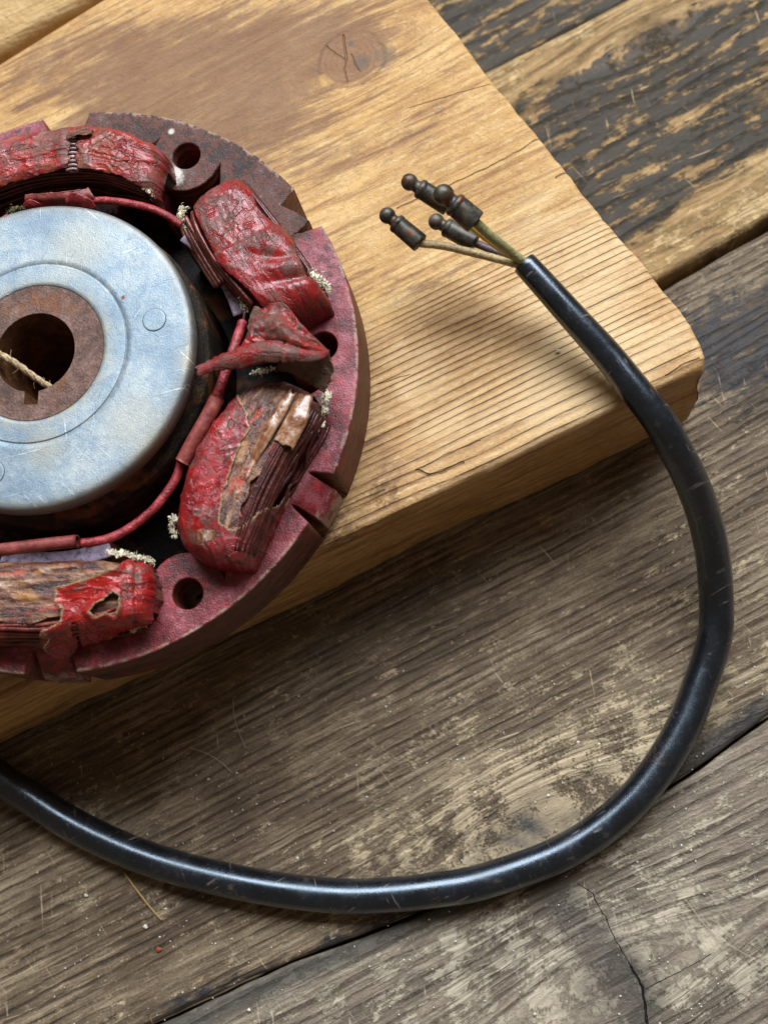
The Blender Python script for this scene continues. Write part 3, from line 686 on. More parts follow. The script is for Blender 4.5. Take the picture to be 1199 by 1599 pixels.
def mat_fluff():
    m = Mat('frayed_insulation'); n = m.noise(m.pos, 22, 5, .7)
    col = m.ramp(n, [(.3, lin((238, 220, 176))), (.5, lin((250, 240, 210))), (.7, lin((254, 250, 238)))])
    return m.done(col, .9, 0, m.bump(n, .05, 1), .1)
M_paper = mat_paper(); M_fluff = mat_fluff()
M_cop = mat_copper('enamelled_wire', (104, 40, 34), (150, 74, 60))
M_copd = mat_copper('dark_enamelled_wire', (78, 32, 28), (118, 58, 48))

class Pillow:
    """a block with a rounded top over a four sided outline: inner and outer long sides and the two ends"""
    def __init__(s, inner, outer, end0, end1, z_mid, zt, zb, pu=5, pv=3.2, sag=0.0):
        q = lambda L, n: catmull([P(x, y, z_mid)[:2] for x, y in L], n)
        N = 80; s.a = q(inner, N); s.b = q(outer, N); s.c = q(end0, N); s.d = q(end1, N)
        s.zt, s.zb, s.pu, s.pv, s.sag = zt, zb, pu, pv, sag
    def xy(s, u, v):
        f = lambda C, t: np.stack([np.interp(t, np.linspace(0, 1, len(C)), C[:, k]) for k in (0, 1)], -1)
        U = u[..., None]; V = v[..., None]
        A, B, C, D = f(s.a, u), f(s.b, u), f(s.c, v), f(s.d, v)
        return (1-V)*A+V*B+(1-U)*C+U*D-((1-U)*(1-V)*s.a[0]+(1-U)*V*s.b[0]+U*(1-V)*s.a[-1]+U*V*s.b[-1])
    def prof(s, t, p): return np.maximum(1-np.abs(2*t-1)**p, 0)**(1/p)
    def pt(s, u, v, off=0.0):
        q = s.xy(u, v); h = s.prof(u, s.pu)*s.prof(v, s.pv)
        z = s.zb+(s.zt-s.zb)*h-s.sag*(2*u-1)**2
        return np.concatenate([q, z[..., None]], -1)
    def grid(s, nu=120, nv=70, off=0.0, disp=None, keep=None, uv=True):
        tu = .5-.5*np.cos(np.linspace(0, math.pi, nu)); tu = .55*tu+.45*np.linspace(0, 1, nu)
        tv = .5-.5*np.cos(np.linspace(0, math.pi, nv)); tv = .6*tv+.4*np.linspace(0, 1, nv)
        U, V = np.meshgrid(tu, tv, indexing='ij'); p = s.pt(U, V)
        du = np.gradient(p, axis=0); dv = np.gradient(p, axis=1); n = np.cross(du, dv); n /= np.linalg.norm(n, axis=-1)[..., None]+1e-9
        n[n[..., 2] < 0] *= -1
        d = np.full(U.shape, off)
        if disp is not None: d = d+disp(U, V, p)
        p = p+n*d[..., None]; F = gridf(nu, nv)
        if np.cross(p[nu//2+1, nv//2]-p[nu//2, nv//2], p[nu//2, nv//2+1]-p[nu//2, nv//2])[2] < 0: F = F[:, ::-1]
        if keep is not None:
            k = keep(U, V, p).ravel(); F = F[k[F].all(1)]
        return p.reshape(-1, 3), F, np.stack([U*2, V, 0*U], -1).reshape(-1, 3)
def wrinkle(seed, amp=.03, su=5, sv=3, fold=.0):
    def f(U, V, p):
        x = p[..., 0]; y = p[..., 1]
        w1 = vnoise(x*1.3+seed, y*1.3, seed, 2); r = 1-np.abs(vnoise(U*su+w1*1.5+seed, V*sv+w1*2, seed+1, 3)*4); r2 = 1-np.abs(vnoise(U*su*2.1+w1*2+9, V*sv*3.1, seed+4, 2)*5)
        return amp*(w1*.7+np.clip(r, 0, 1)**3*.9+np.clip(r2, 0, 1)**4*.6+.35*vnoise(x*11, y*11, seed+2, 3))
    return f
def strands(pl, vs, r, mat, parent, name='winding', u0=.02, u1=.98, jit=.012, zoff=0.0, seed=1):
    g = []; rr = np.random.default_rng(seed)
    for k, v in enumerate(vs):
        u = np.linspace(u0, u1, 46); vv = v+jit*2*vnoise(u*5+k*3.3, u*0+k, seed, 2)
        p = pl.pt(u, np.clip(vv, .002, .998)); p[:, 2] += zoff+rr.normal(0, .012)
        g.append(tube_geo(p, r, 7, True))
    V, F = join(g); return mesh(name, V, F, mat, parent, kind='stuff')
def drop_free(o):
    bm = bmesh.new(); bm.from_mesh(o.data); bmesh.ops.delete(bm, geom=[v for v in bm.verts if not v.link_faces], context='VERTS'); bm.to_mesh(o.data); bm.free()
def shell(o, t=.012):
    drop_free(o); md = o.modifiers.new('thickness', 'SOLIDIFY'); md.thickness = t*.01; md.offset = -1
def fluff(pts, r, parent, n=26, seed=0, name='frayed_insulation'):
    rr = np.random.default_rng(seed); g = []; path = catmull([P(*q) for q in pts], n*2); ctr = path.mean(0)
    dens = .35+.65*rr.random(len(path)); dens = np.convolve(dens, [.3, .4, .3], 'same')
    for p, dn in zip(path, dens):
        for _ in range(int(8*dn)):
            c = p+rr.normal(0, r*.42, 3)*np.array([1, 1, .55]); a = r*min(.55, .12*math.exp(rr.normal(0, .75)))
            bm = bmesh.new(); bmesh.ops.create_icosphere(bm, subdivisions=2 if a > r*.2 else 1, radius=a); k = rr.uniform(.45, 1.5, 3)
            for v in bm.verts: v.co = Vector((v.co.x*k[0], v.co.y*k[1], v.co.z*k[2]))*(1+1.1*noise.noise(v.co*(1.6/a)+Vector(c)*5))
            V = np.array([v.co[:] for v in bm.verts])+c; F = [[v.index for v in f.verts] for f in bm.faces]; bm.free(); g.append((V, F))
        for _ in range(int(3*dn)):                       # thin flakes
            c = p+rr.normal(0, r*.5, 3)*np.array([1, 1, .5]); a = r*rr.uniform(.3, .8); x = rr.normal(0, 1, 3); x /= np.linalg.norm(x); y = np.cross(x, rr.normal(0, 1, 3)); y /= np.linalg.norm(y)+1e-9
            th = np.sort(rr.uniform(0, 6.28, 6)); V = c+a*(np.cos(th)[:, None]*x+.5*np.sin(th)[:, None]*y)*rr.uniform(.5, 1, (6, 1)); nn = np.cross(x, y)*.008
            g.append((np.vstack([V, V+nn]), [[0, 1, 2, 3, 4, 5], [11, 10, 9, 8, 7, 6]]+[[q, (q+1) % 6, (q+1) % 6+6, q+6] for q in range(6)]))
        for _ in range(2):
            d = rr.normal(0, 1, 3); d[2] = abs(d[2]); d /= np.linalg.norm(d); c = p+rr.normal(0, r*.3, 3)
            pp = catmull([c, c+d*r*.5, c+d*r*.95+rr.normal(0, r*.2, 3)], 6)
            g.append(tube_geo(pp, np.linspace(.005, .002, 6), 4, False))
    V, F = join(g); return mesh(name, V, F, M_fluff, parent, smooth=False, kind='stuff')

T_A = mat_tape('red_tape_faded', (160, 44, 38), (118, 28, 26), (184, 100, 104), .09, 1, .35)
T_B = mat_tape('red_tape_grimy', (148, 36, 34), (112, 26, 26), (172, 84, 86), .09, 2)
T_C = mat_tape('red_tape_bright', (154, 32, 32), (112, 22, 24), (178, 80, 86), .08, 3)
T_D = mat_tape('red_tape_peeling', (172, 34, 30), (134, 24, 22), (192, 84, 88), .03, 4)
CZ = 4.85
def coil_empty(name, loc):
    o = bpy.data.objects.new(name, None); sc.collection.objects.link(o); o.parent = stator; o.empty_display_size = .005
    o['_oo'] = list(stator['_o']); return o

# --- coil B, upper right
cB = coil_empty('coil', 0); cB['label'] = 'coil whose grimy red tape is whole, with an oily grey patch'
pB = Pillow([(290, 322), (304, 368), (336, 420), (374, 462), (402, 490)], [(372, 264), (405, 305), (446, 358), (484, 412), (512, 462)], [(290, 322), (326, 288), (372, 264)], [(402, 490), (458, 492), (512, 462)], CZ, 5.05, 3.3, 7, 6)
def foldB(U, V, p):
    x, y = PX(p[..., 0], p[..., 1], p[..., 2])
    step = .035*ss((x-345)*.45+(y-392), -2, 3)      # the lapped end of the tape
    b = .05*gauss(x, y, 430, 375, 22, 16)-.04*gauss(x, y, 425, 402, 30, 5, .1)-.06*gauss(x, y, 470, 432, 35, 5, -.2)+.04*gauss(x, y, 450, 415, 30, 8, -.2)
    return wrinkle(21, .015)(U, V, p)+step+b
V, F, uv = pB.grid(130, 80, .0, foldB, lambda U, V, p: (V > .1+.03*np.sin(U*9)+.05*U) & (V < .93+.04*np.sin(U*14)))
o = mesh('tape', V, F, T_B, cB, atts=dict(uv3=uv)); shell(o)
V, F, uv = pB.grid(60, 30, -.06); mesh('winding_core', V, F, M_copd, cB)
strands(pB, [.0, .02, .045, .075], .038, M_cop, cB, u0=.06, u1=.9, zoff=-.02, seed=3)
strands(pB, [.94, .965, .985, 1.0], .032, M_copd, cB, u0=.06, u1=.95, zoff=-.02, seed=4)
g = []
for k, (dx, dy, z) in enumerate([(0, 0, 4.5), (-7, 8, 4.3), (8, -6, 4.62), (-14, 12, 4.15)]):
    g.append(tube_geo(pxpath([(286+dx*.4, 340+dy*.3, z), (300+dx*.6, 368+dy*.5, z), (324+dx*.6, 410+dy*.5, z), (346+dx*.6, 444+dy*.5, z)], 30), .04, 8))
V, F = join(g); mesh('lead_wire', V, F, mat_copper('brown_lead', (134, 70, 56), (170, 100, 84)), cB, kind='stuff')
fluff([(286, 322, 4.7), (282, 336, 4.7), (284, 350, 4.6), (288, 356, 4.5)], .07, cB, 12, 1)
fluff([(488, 425, 4.75), (500, 442, 4.7), (510, 450, 4.6)], .10, cB, 9, 2)
fluff([(352, 408, 4.85), (368, 430, 4.8), (376, 460, 4.6), (384, 485, 4.6)], .06, cB, 14, 3)
fluff([(454, 492, 4.4), (478, 488, 4.4), (498, 478, 4.4)], .045, cB, 10, 4)

# --- coil C, lower right
cC = coil_empty('coil', 0); cC['label'] = 'coil whose torn red tape bares brown varnished paper and copper turns'
pC = Pillow([(395, 596), (350, 640), (310, 700), (284, 765), (276, 820), (282, 852)], [(508, 618), (496, 662), (462, 718), (432, 775), (408, 828), (384, 882)], [(395, 596), (450, 592), (508, 618)], [(282, 852), (325, 878), (384, 882)], CZ, 5.12, 3.3, 7, 6)
wC = wrinkle(33, .03)
V, F, uv = pC.grid(60, 30, -.08); mesh('winding_core', V, F, M_copd, cC)
polyC = [(392, 560), (520, 580), (540, 640), (500, 700), (468, 752), (440, 786), (418, 792), (400, 802), (380, 820), (362, 826), (344, 815), (350, 772), (364, 728), (378, 692), (392, 668), (386, 640), (370, 612)]
def keepC(U, V, p):
    x, y = PX(p[..., 0], p[..., 1], p[..., 2]); jx = 7*vnoise(x*.09, y*.09, 5, 3); jy = 7*vnoise(x*.09+40, y*.09, 6, 3)
    return ~inpoly(x+jx, y+jy, polyC)
def foldC(U, V, p):
    x, y = PX(p[..., 0], p[..., 1], p[..., 2])
    return wC(U, V, p)*.8+.012+.03*gauss(x, y, 330, 720, 30, 60, .5)-.02*gauss(x, y, 320, 835, 40, 8)
V, F, uv = pC.grid(170, 110, .0, foldC, keepC); q_ = PX(V[:, 0], V[:, 1], V[:, 2]); o = mesh('tape', V, F, T_C, cC, atts=dict(uv3=uv, fray=ss(segdist(q_[0], q_[1], polyC[4:]), 9, 1))); shell(o)
polyCp = [(388, 605), (500, 610), (505, 640), (470, 690), (448, 730), (420, 770), (395, 835), (340, 850), (350, 760), (372, 690), (370, 640)]
def keepCp(U, V, p):
    x, y = PX(p[..., 0], p[..., 1], p[..., 2]); return (V < .80+.04*np.sin(U*17)+.03*np.sin(U*41)) & (V > .1)
def layersC(U, V, p):
    s = np.floor(V*9+1.2*vnoise(U*3, V*2, 8, 2)); return wC(U, V, p)*.8+.014*vnoise(s*3.7, U*2.2, 9, 1)*2-.006
V, F, uv = pC.grid(150, 120, .0, layersC, keepCp); o = mesh('paper_wrap', V, F, M_paper, cC, atts=dict(uv3=uv)); shell(o, .008)
strands(pC, [.80, .825, .85, .875, .90, .92, .94, .955, .97, .98, .99, .998], .032, M_copd, cC, u0=.1, u1=.93, zoff=.0, seed=8)
# a pale curled strip lifted off the paper
def strip(pts, wd, mat, parent, name, seed=0, n=40, m_=9, curl=.15, torn=True):
    c = catmull([P(*q) for q in pts], n); t = np.gradient(c, axis=0); t /= np.linalg.norm(t, axis=1)[:, None]
    sd_ = np.cross(t, [0, 0, 1]); sd_ /= np.linalg.norm(sd_, axis=1)[:, None]
    v = np.linspace(-1, 1, m_); ww = np.interp(np.linspace(0, 1, n), np.linspace(0, 1, len(wd)), wd)
    jag = 1+.25*vnoise(np.arange(n)*.5, np.zeros(n), seed, 3)*2*torn
    p = c[:, None, :]+sd_[:, None, :]*(v[None, :, None]*(ww*jag)[:, None, None]*.5)
    p[..., 2] += curl*(np.abs(v)**2)[None, :]*-ww[:, None]*.5+.02*vnoise(p[..., 0]*4, p[..., 1]*4, seed+1, 2)*2
    p[[0, -1], :, :2] += t[[0, -1], None, :2]*.06*vnoise(v*3+seed, v*0, seed, 2)[None, :, None]*2
    o = mesh(name, p.reshape(-1, 3), gridf(n, m_, flip=True), mat, parent, atts=dict(uv3=np.stack([np.repeat(np.linspace(0, 1.5, n)[:, None], m_, 1), np.repeat(v[None], n, 0)*.4, np.zeros((n, m_))], -1).reshape(-1, 3)))
    md = o.modifiers.new('t', 'SOLIDIFY'); md.thickness = .0001; md.offset = 0
    return o
def mat_varn():
    m = Mat('pale_varnished_strip'); n = m.noise(m.pos, 4.5, 5, .6, .5); gr = m.noise(m.pos, 18, 4); g = m.att('uv3', 'Vector'); s = m.noise(m.scl(g, (2, 4, 1)), 1.2, 4, .5)
    col = m.ramp(m.add(m.mul(n, .6), m.mul(s, .4)), [(.38, lin((92, 50, 32))), (.48, lin((138, 90, 60))), (.57, lin((170, 132, 104))), (.68, lin((206, 192, 184)))])
    return m.done(col, .2, 0, m.bump(m.add(n, m.mul(gr, .3)), .03, .7), .8)
M_var = mat_varn()
strip([(456, 612, 5.16), (438, 640, 5.20), (420, 670, 5.19), (398, 712, 5.14), (384, 750, 5.12)], [.12, .20, .20, .14, .05], M_var, cC, 'peeled_strip', 3, curl=.35, torn=False)
strip([(478, 616, 5.12), (464, 650, 5.18), (442, 692, 5.17)], [.22, .34, .34], M_var, cC, 'peeled_strip', 7, curl=.25, torn=False)
fluff([(508, 618, 4.5), (506, 640, 4.5), (496, 655, 4.45), (490, 668, 4.4), (484, 680, 4.35)], .09, cC, 18, 5)
fluff([(468, 698, 4.35), (462, 710, 4.35)], .05, cC, 5, 6)
fluff([(400, 828, 4.5), (392, 845, 4.45), (384, 862, 4.4)], .08, cC, 10, 7)
fluff([(272, 806, 4.6), (269, 822, 4.55), (274, 836, 4.5)], .06, cC, 10, 8)
fluff([(430, 575, 4.85), (410, 580, 4.85), (395, 582, 4.8)], .05, cC, 9, 12)

# --- coil D, bottom
cD = coil_empty('coil', 0); cD['label'] = 'coil with peeling red tape flaps over mottled brown paper'
pD = Pillow([(-90, 884), (0, 872), (80, 868), (150, 868), (226, 876)], [(-90, 1000), (0, 1000), (70, 1000), (140, 988), (226, 968)], [(-90, 884), (-92, 940), (-90, 1000)], [(226, 876), (236, 920), (226, 968)], CZ, 5.05, 3.3, 12, 6)
wD = wrinkle(44, .028)
V, F, uv = pD.grid(60, 30, -.08); mesh('winding_core', V, F, M_copd, cD)
def layersD(U, V, p): return wD(U, V, p)*.9-.03+.02*vnoise(V*14, U*4, 19, 2)*2
V, F, uv = pD.grid(150, 90, .0, layersD, lambda U, V, p: (V < .82+.05*np.sin(U*19))); o = mesh('paper_wrap', V, F, M_paper, cD, atts=dict(uv3=uv)); shell(o, .008)
strands(pD, [.84, .88, .91, .94, .965, .985, .998], .036, M_cop, cD, u0=.02, u1=.95, zoff=-.02, seed=9)
tapeD = [(228, 860), (252, 905), (240, 975), (200, 985), (150, 1005), (128, 1012), (118, 998), (112, 1005), (95, 1030), (72, 1026), (68, 1012), (74, 1000), (58, 992), (66, 984), (92, 970), (96, 950), (84, 940), (86, 925), (80, 918), (150, 897), (180, 884)]
holeD = [(176, 926), (184, 930), (186, 945), (178, 960), (165, 955), (150, 962), (140, 955), (150, 944), (165, 935)]
slitD = [(118, 972), (124, 985), (128, 1012), (121, 1012), (112, 984), (114, 972)]
def keepD(U, V, p):
    x, y = PX(p[..., 0], p[..., 1], p[..., 2]); jx = 6*vnoise(x*.12, y*.12, 15, 3); jy = 6*vnoise(x*.12+40, y*.12, 16, 3)
    return inpoly(x+jx, y+jy, tapeD) & ~inpoly(x+jx*.7, y+jy*.7, holeD) & ~inpoly(x, y, slitD)
def foldD(U, V, p):
    x, y = PX(p[..., 0], p[..., 1], p[..., 2])
    lift = .10*ss(segdist(x, y, tapeD[10:]), 22, 2)+.06*ss(segdist(x, y, holeD), 12, 2)
    return wD(U, V, p)+.03+lift+.05*gauss(x, y, 120, 925, 60, 8, -.2)-.04*gauss(x, y, 212, 920, 3, 50)
V, F, uv = pD.grid(230, 130, .0, foldD, keepD); q_ = PX(V[:, 0], V[:, 1], V[:, 2]); o = mesh('tape', V, F, T_D, cD, atts=dict(uv3=uv, fray=np.maximum(ss(segdist(q_[0], q_[1], tapeD[6:]), 9, 1), ss(segdist(q_[0], q_[1], holeD+holeD[:1]), 8, 1)))); shell(o)
# the loose flap hanging over the outer side
def sheet(quad, n, m_, mat, parent, name, zf, seed, keep=None, amp=.05):
    """Coons sheet from four pixel+z polylines (bottom, top, left, right)"""
    b, t, l, r = [catmull([P(*q) for q in L], 60) for L in quad]
    U, V = np.meshgrid(np.linspace(0, 1, n), np.linspace(0, 1, m_), indexing='ij')
    f = lambda C, q: np.stack([np.interp(q, np.linspace(0, 1, 60), C[:, k]) for k in range(3)], -1)
    u = U[..., None]; v = V[..., None]
    p = (1-v)*f(b, U)+v*f(t, U)+(1-u)*f(l, V)+u*f(r, V)-((1-u)*(1-v)*b[0]+u*(1-v)*b[-1]+(1-u)*v*t[0]+u*v*t[-1])
    wv = vnoise(p[..., 0]*3.5, p[..., 1]*3.5, seed, 4)*2+(1-np.abs(vnoise(p[..., 0]*4+3, p[..., 1]*4, seed+1, 3)*5))*.6
    p[..., 2] += amp*wv+(zf(U, V) if zf else 0)
    j = .03*vnoise(p[..., 0]*14, p[..., 1]*14, seed+3, 3)*2; edge_ = (np.minimum(np.minimum(U, 1-U), np.minimum(V, 1-V)) < .03)
    p[..., 0] += j*edge_; p[..., 1] -= j*edge_
    F = gridf(n, m_)
    if np.cross(p[n//2+1, m_//2]-p[n//2, m_//2], p[n//2, m_//2+1]-p[n//2, m_//2])[2] < 0: F = F[:, ::-1]
    o = mesh(name, p.reshape(-1, 3), F, mat, parent, atts=dict(uv3=np.stack([U, V, 0*U], -1).reshape(-1, 3))); shell(o, .015); return o
sheet(([(74, 1022, 4.45), (100, 1030, 4.35), (124, 1012, 4.4)], [(62, 986, 4.9), (90, 978, 5.0), (116, 974, 5.0)], [(74, 1022, 4.45), (64, 1004, 4.7), (62, 986, 4.9)], [(124, 1012, 4.4), (120, 992, 4.75), (116, 974, 5.0)]), 60, 50, T_D, cD, 'tape_flap', None, 61, amp=.025)
sheet(([(130, 1010, 4.45), (155, 1004, 4.4), (185, 992, 4.45)], [(122, 968, 5.0), (150, 962, 5.02), (178, 960, 4.98)], [(130, 1010, 4.45), (124, 990, 4.8), (122, 968, 5.0)], [(185, 992, 4.45), (184, 975, 4.75), (178, 960, 4.98)]), 60, 50, T_D, cD, 'tape_flap', None, 63, amp=.025)
fluff([(168, 862, 4.8), (195, 866, 4.8), (222, 872, 4.75), (240, 876, 4.6)], .06, cD, 18, 9)
fluff([(196, 978, 4.55), (210, 978, 4.5), (226, 972, 4.45)], .075, cD, 10, 10)

# --- coil A, top left
cA = coil_empty('coil', 0); cA['label'] = 'coil with faded crumpled red tape split across the middle'
pA = Pillow([(-90, 352), (-30, 325), (30, 300), (90, 288), (160, 288), (240, 310)], [(-90, 258), (0, 226), (60, 212), (110, 206), (180, 206), (248, 232)], [(-90, 352), (-95, 300), (-90, 258)], [(240, 310), (250, 270), (248, 232)], CZ, 5.05, 3.3, 12, 6)
wA = wrinkle(55, .03)
V, F, uv = pA.grid(60, 30, -.08); mesh('winding_core', V, F, M_copd, cA)
strands(pA, list(np.linspace(.02, .42, 17)), .034, M_copd, cA, u0=.03, u1=.96, zoff=-.03, seed=12)
def keepA(U, V, p):
    x, y = PX(p[..., 0], p[..., 1], p[..., 2]); jx = 8*vnoise(x*.12, y*.12, 25, 3)
    low = np.interp(x, [-100, 0, 60, 105, 130, 190, 225, 250], [320, 292, 276, 262, 262, 276, 296, 330])
    crack = (np.abs(x-(114+jx)) < 5+2*np.sin(y*.3)) & (y > 208)
    return (y+jx*.6 < low) & ~crack
def foldA(U, V, p):
    x, y = PX(p[..., 0], p[..., 1], p[..., 2])
    return wA(U, V, p)+.05+.03*gauss(x, y, 130, 240, 10, 40)+.04*gauss(x, y, 100, 240, 8, 40)
V, F, uv = pA.grid(240, 110, .0, foldA, keepA); o = mesh('tape', V, F, T_A, cA, atts=dict(uv3=uv)); shell(o, .02)
g = []
for k in range(9):                                   # cross turns seen through the split
    y = 214+k*6.4
    g.append(tube_geo(pxpath([(104, y+1, 5.05), (114, y-1.5, 5.11), (125, y, 5.05)], 8), .026, 6))
V, F = join(g); mesh('winding', V, F, mat_copper('silvery_wire', (140, 110, 110), (196, 170, 172)), cA, kind='stuff')
sheet(([(106, 218, 5.15), (118, 212, 5.2), (140, 207, 5.2)], [(108, 206, 5.1), (122, 200, 5.12), (146, 203, 5.1)], [(106, 218, 5.15), (106, 212, 5.15), (108, 206, 5.1)], [(140, 207, 5.2), (144, 205, 5.15), (146, 203, 5.1)]), 30, 16, M_paper, cA, 'paper_flap', None, 71, amp=.02)
fluff([(226, 292, 4.95), (236, 300, 4.9), (240, 312, 4.7)], .05, cA, 8, 11)

# --- the two coils beyond the picture's left edge
for ang in (155, -147):
    c_ = coil_empty('coil', 0)
    t = math.radians(ang)
    def wq(r, s): 
        q = np.array([SCX+r*math.cos(t)-s*math.sin(t), SCY+r*math.sin(t)+s*math.cos(t), CZ]); x, y = PX(*q); return (float(x), float(y))
    pl = Pillow([wq(3.35, s) for s in (-1.1, 0, 1.1)], [wq(4.35, s) for s in (-1.1, 0, 1.1)], [wq(3.35, -1.1), wq(3.85, -1.15), wq(4.35, -1.1)], [wq(3.35, 1.1), wq(3.85, 1.15), wq(4.35, 1.1)], CZ, 5.05, 3.3, 7, 5)
    V, F, uv = pl.grid(90, 60, 0, wrinkle(80+int(ang) % 7, .025)); mesh('tape', V, F, T_B, c_, atts=dict(uv3=uv))

# ------------------------------------------------------------------ crumpled loose tape between coils B and C
M_loose = mat_tape('red_tape_loose', (156, 40, 38), (104, 28, 28), (170, 96, 98), .13, 6)
M_back = mat_tape('tape_underside', (110, 78, 62), (84, 56, 44), (134, 106, 94), .1, 7)
loose = coil_empty('loose_tape', 0)
sheet(([(330, 574, 5.3), (372, 572, 5.4), (430, 566, 5.5), (475, 562, 5.5), (512, 551, 5.25)], [(392, 520, 5.25), (404, 486, 5.3), (440, 474, 5.35), (470, 505, 5.5), (512, 546, 5.25)],
       [(330, 574, 5.3), (365, 552, 5.4), (392, 520, 5.25)], [(512, 551, 5.25), (513, 549, 5.25), (512, 546, 5.25)]), 110, 80, M_loose, loose, 'tape_flap',
      lambda U, V: .12*np.sin(V*9+U*5)*np.sin(U*3.1)**2*(V*(1-V)*4), 91, amp=.06)
strip([(306, 579, 5.35), (335, 566, 5.42), (370, 556, 5.52), (410, 545, 5.62), (450, 548, 5.66), (490, 553, 5.5), (512, 549, 5.35)], [.16, .24, .34, .36, .32, .22, .08], M_loose, loose, 'tape_tail', 14, 80, 17, .6)
sheet(([(432, 580, 4.95), (470, 592, 5.0), (506, 612, 4.9)], [(440, 566, 5.25), (480, 560, 5.3), (514, 552, 5.2)], [(432, 580, 4.95), (434, 572, 5.1), (440, 566, 5.25)], [(506, 612, 4.9), (518, 580, 5.05), (514, 552, 5.2)]), 60, 50, M_back, loose, 'tape_flap', lambda U, V: .10*np.sin(U*6), 95, amp=.04)
sheet(([(384, 545, 5.0), (395, 548, 5.05), (412, 540, 5.1)], [(388, 500, 4.95), (400, 478, 5.0), (412, 486, 5.1)], [(384, 545, 5.0), (386, 520, 5.0), (388, 500, 4.95)], [(412, 540, 5.1), (414, 510, 5.1), (412, 486, 5.1)]), 30, 40, M_back, loose, 'tape_flap', None, 97, amp=.03)

# ------------------------------------------------------------------ lead wires and sleeves round the rotor
def mat_lead():
    m = Mat('red_lead'); n = m.noise(m.pos, 6, 6, .65); g = m.noise(m.pos, 28, 3)
    col = m.ramp(n, [(.3, lin((84, 24, 26))), (.5, lin((148, 40, 44))), (.7, lin((184, 76, 80)))])
    return m.done(col, .36, 0, m.bump(m.add(n, m.mul(g, .6)), .03, .9), .5)
def mat_sleeve():
    m = Mat('sleeve'); n = m.noise(m.pos, 5, 6, .65); col = m.ramp(n, [(.3, lin((92, 40, 36))), (.55, lin((138, 64, 58))), (.75, lin((156, 100, 84)))])
    return m.done(col, .42, 0, m.bump(n, .03, .8), .4)
M_lead = mat_lead(); M_slv = mat_sleeve()
def tube(name, pts, r, mat, parent, n=60, ns=14, wob=.02, **k):
    V, F = tube_geo(pxpath(pts, n), r, ns, wob=wob); return mesh(name, V, F, mat, parent, **k)
tube('lead_wire', [(138, 314, 4.9), (165, 313, 4.9), (200, 317, 4.9), (235, 325, 4.9), (262, 337, 4.85), (284, 352, 4.75)], .062, M_lead, stator)
tube('lead_wire', [(386, 470, 4.55), (382, 492, 4.6), (378, 512, 4.7)], .03, M_copd, stator, 20, 8)
tube('lead_wire', [(379, 503, 4.75), (370, 530, 4.85), (356, 570, 4.9), (347, 597, 4.9), (336, 626, 4.85)], .078, M_lead, stator)
tube('lead_wire', [(283, 722, 4.75), (276, 745, 4.72), (262, 768, 4.72), (240, 795, 4.72), (210, 820, 4.72), (178, 838, 4.75), (148, 846, 4.78), (128, 848, 4.8)], .072, M_lead, stator)
tube('lead_wire', [(-40, 372, 4.85), (-5, 350, 4.85), (14, 338, 4.85)], .055, M_lead, stator, 20)
def hollow(name, pts, r, mat, n=30, ns=22):
    p = pxpath(pts, n); p2 = p[::-1]
    V1, F1 = tube_geo(p, r, ns, False); V2, F2 = tube_geo(p, r*.82, ns, False)
    V = np.vstack([V1, V2]); k = len(V1); F = F1+[[i+k for i in q[::-1]] for q in F2]
    for e in (0, (n-1)*ns):
        for j in range(ns):
            q = [e+j, e+(j+1) % ns, e+(j+1) % ns+k, e+j+k]; F.append(q if e else q[::-1])
    V = V+.006*np.array([[vnoise(np.array([a*6]), np.array([b*6]), 3)[0] for _ in range(3)] for a, b, c in V])
    return mesh(name, V, F, mat, stator)
hollow('sleeve', [(340, 620, 4.95), (325, 650, 4.92), (305, 685, 4.9), (285, 722, 4.85)], .118, M_slv)
hollow('sleeve', [(122, 845, 4.85), (80, 849, 4.85), (40, 854, 4.85), (-60, 866, 4.85)], .10, M_slv)
# the folded terminal clip over coil A's leads
clip = coil_empty('clip', 0)
sheet(([(38, 325, 4.85), (95, 320, 4.9), (150, 318, 4.9)], [(40, 304, 5.02), (92, 300, 5.08), (140, 294, 5.02)], [(38, 325, 4.85), (39, 314, 4.98), (40, 304, 5.02)], [(150, 318, 4.9), (146, 306, 5.0), (140, 294, 5.02)]), 50, 24, M_slv, clip, 'clip_band', None, 101, amp=.012)
sheet(([(42, 332, 4.85), (55, 330, 4.9), (70, 326, 4.9)], [(37, 318, 5.03), (48, 312, 5.08), (62, 318, 5.04)], [(42, 332, 4.85), (37, 326, 4.95), (37, 318, 5.03)], [(70, 326, 4.9), (67, 322, 5.0), (62, 318, 5.04)]), 24, 16, M_lead, clip, 'clip_tab', None, 103, amp=.01)
sheet(([(112, 328, 4.85), (130, 326, 4.9), (150, 325, 4.9)], [(103, 310, 5.06), (116, 301, 5.12), (131, 303, 5.07)], [(112, 328, 4.85), (104, 318, 5.0), (103, 310, 5.06)], [(150, 325, 4.9), (142, 312, 5.02), (131, 303, 5.07)]), 28, 20, M_lead, clip, 'clip_tab', None, 105, amp=.01)
M_moss = (lambda m: m.done(m.ramp(m.noise(m.pos, 25, 3), [(.3, lin((70, 66, 40))), (.6, lin((128, 122, 78)))]), .9))(Mat('green_corrosion'))
o = fluff([(14, 332, 4.95), (24, 326, 5.0), (36, 324, 5.0)], .05, stator, 8, 13, 'corrosion_crust'); o.data.materials[0] = M_moss

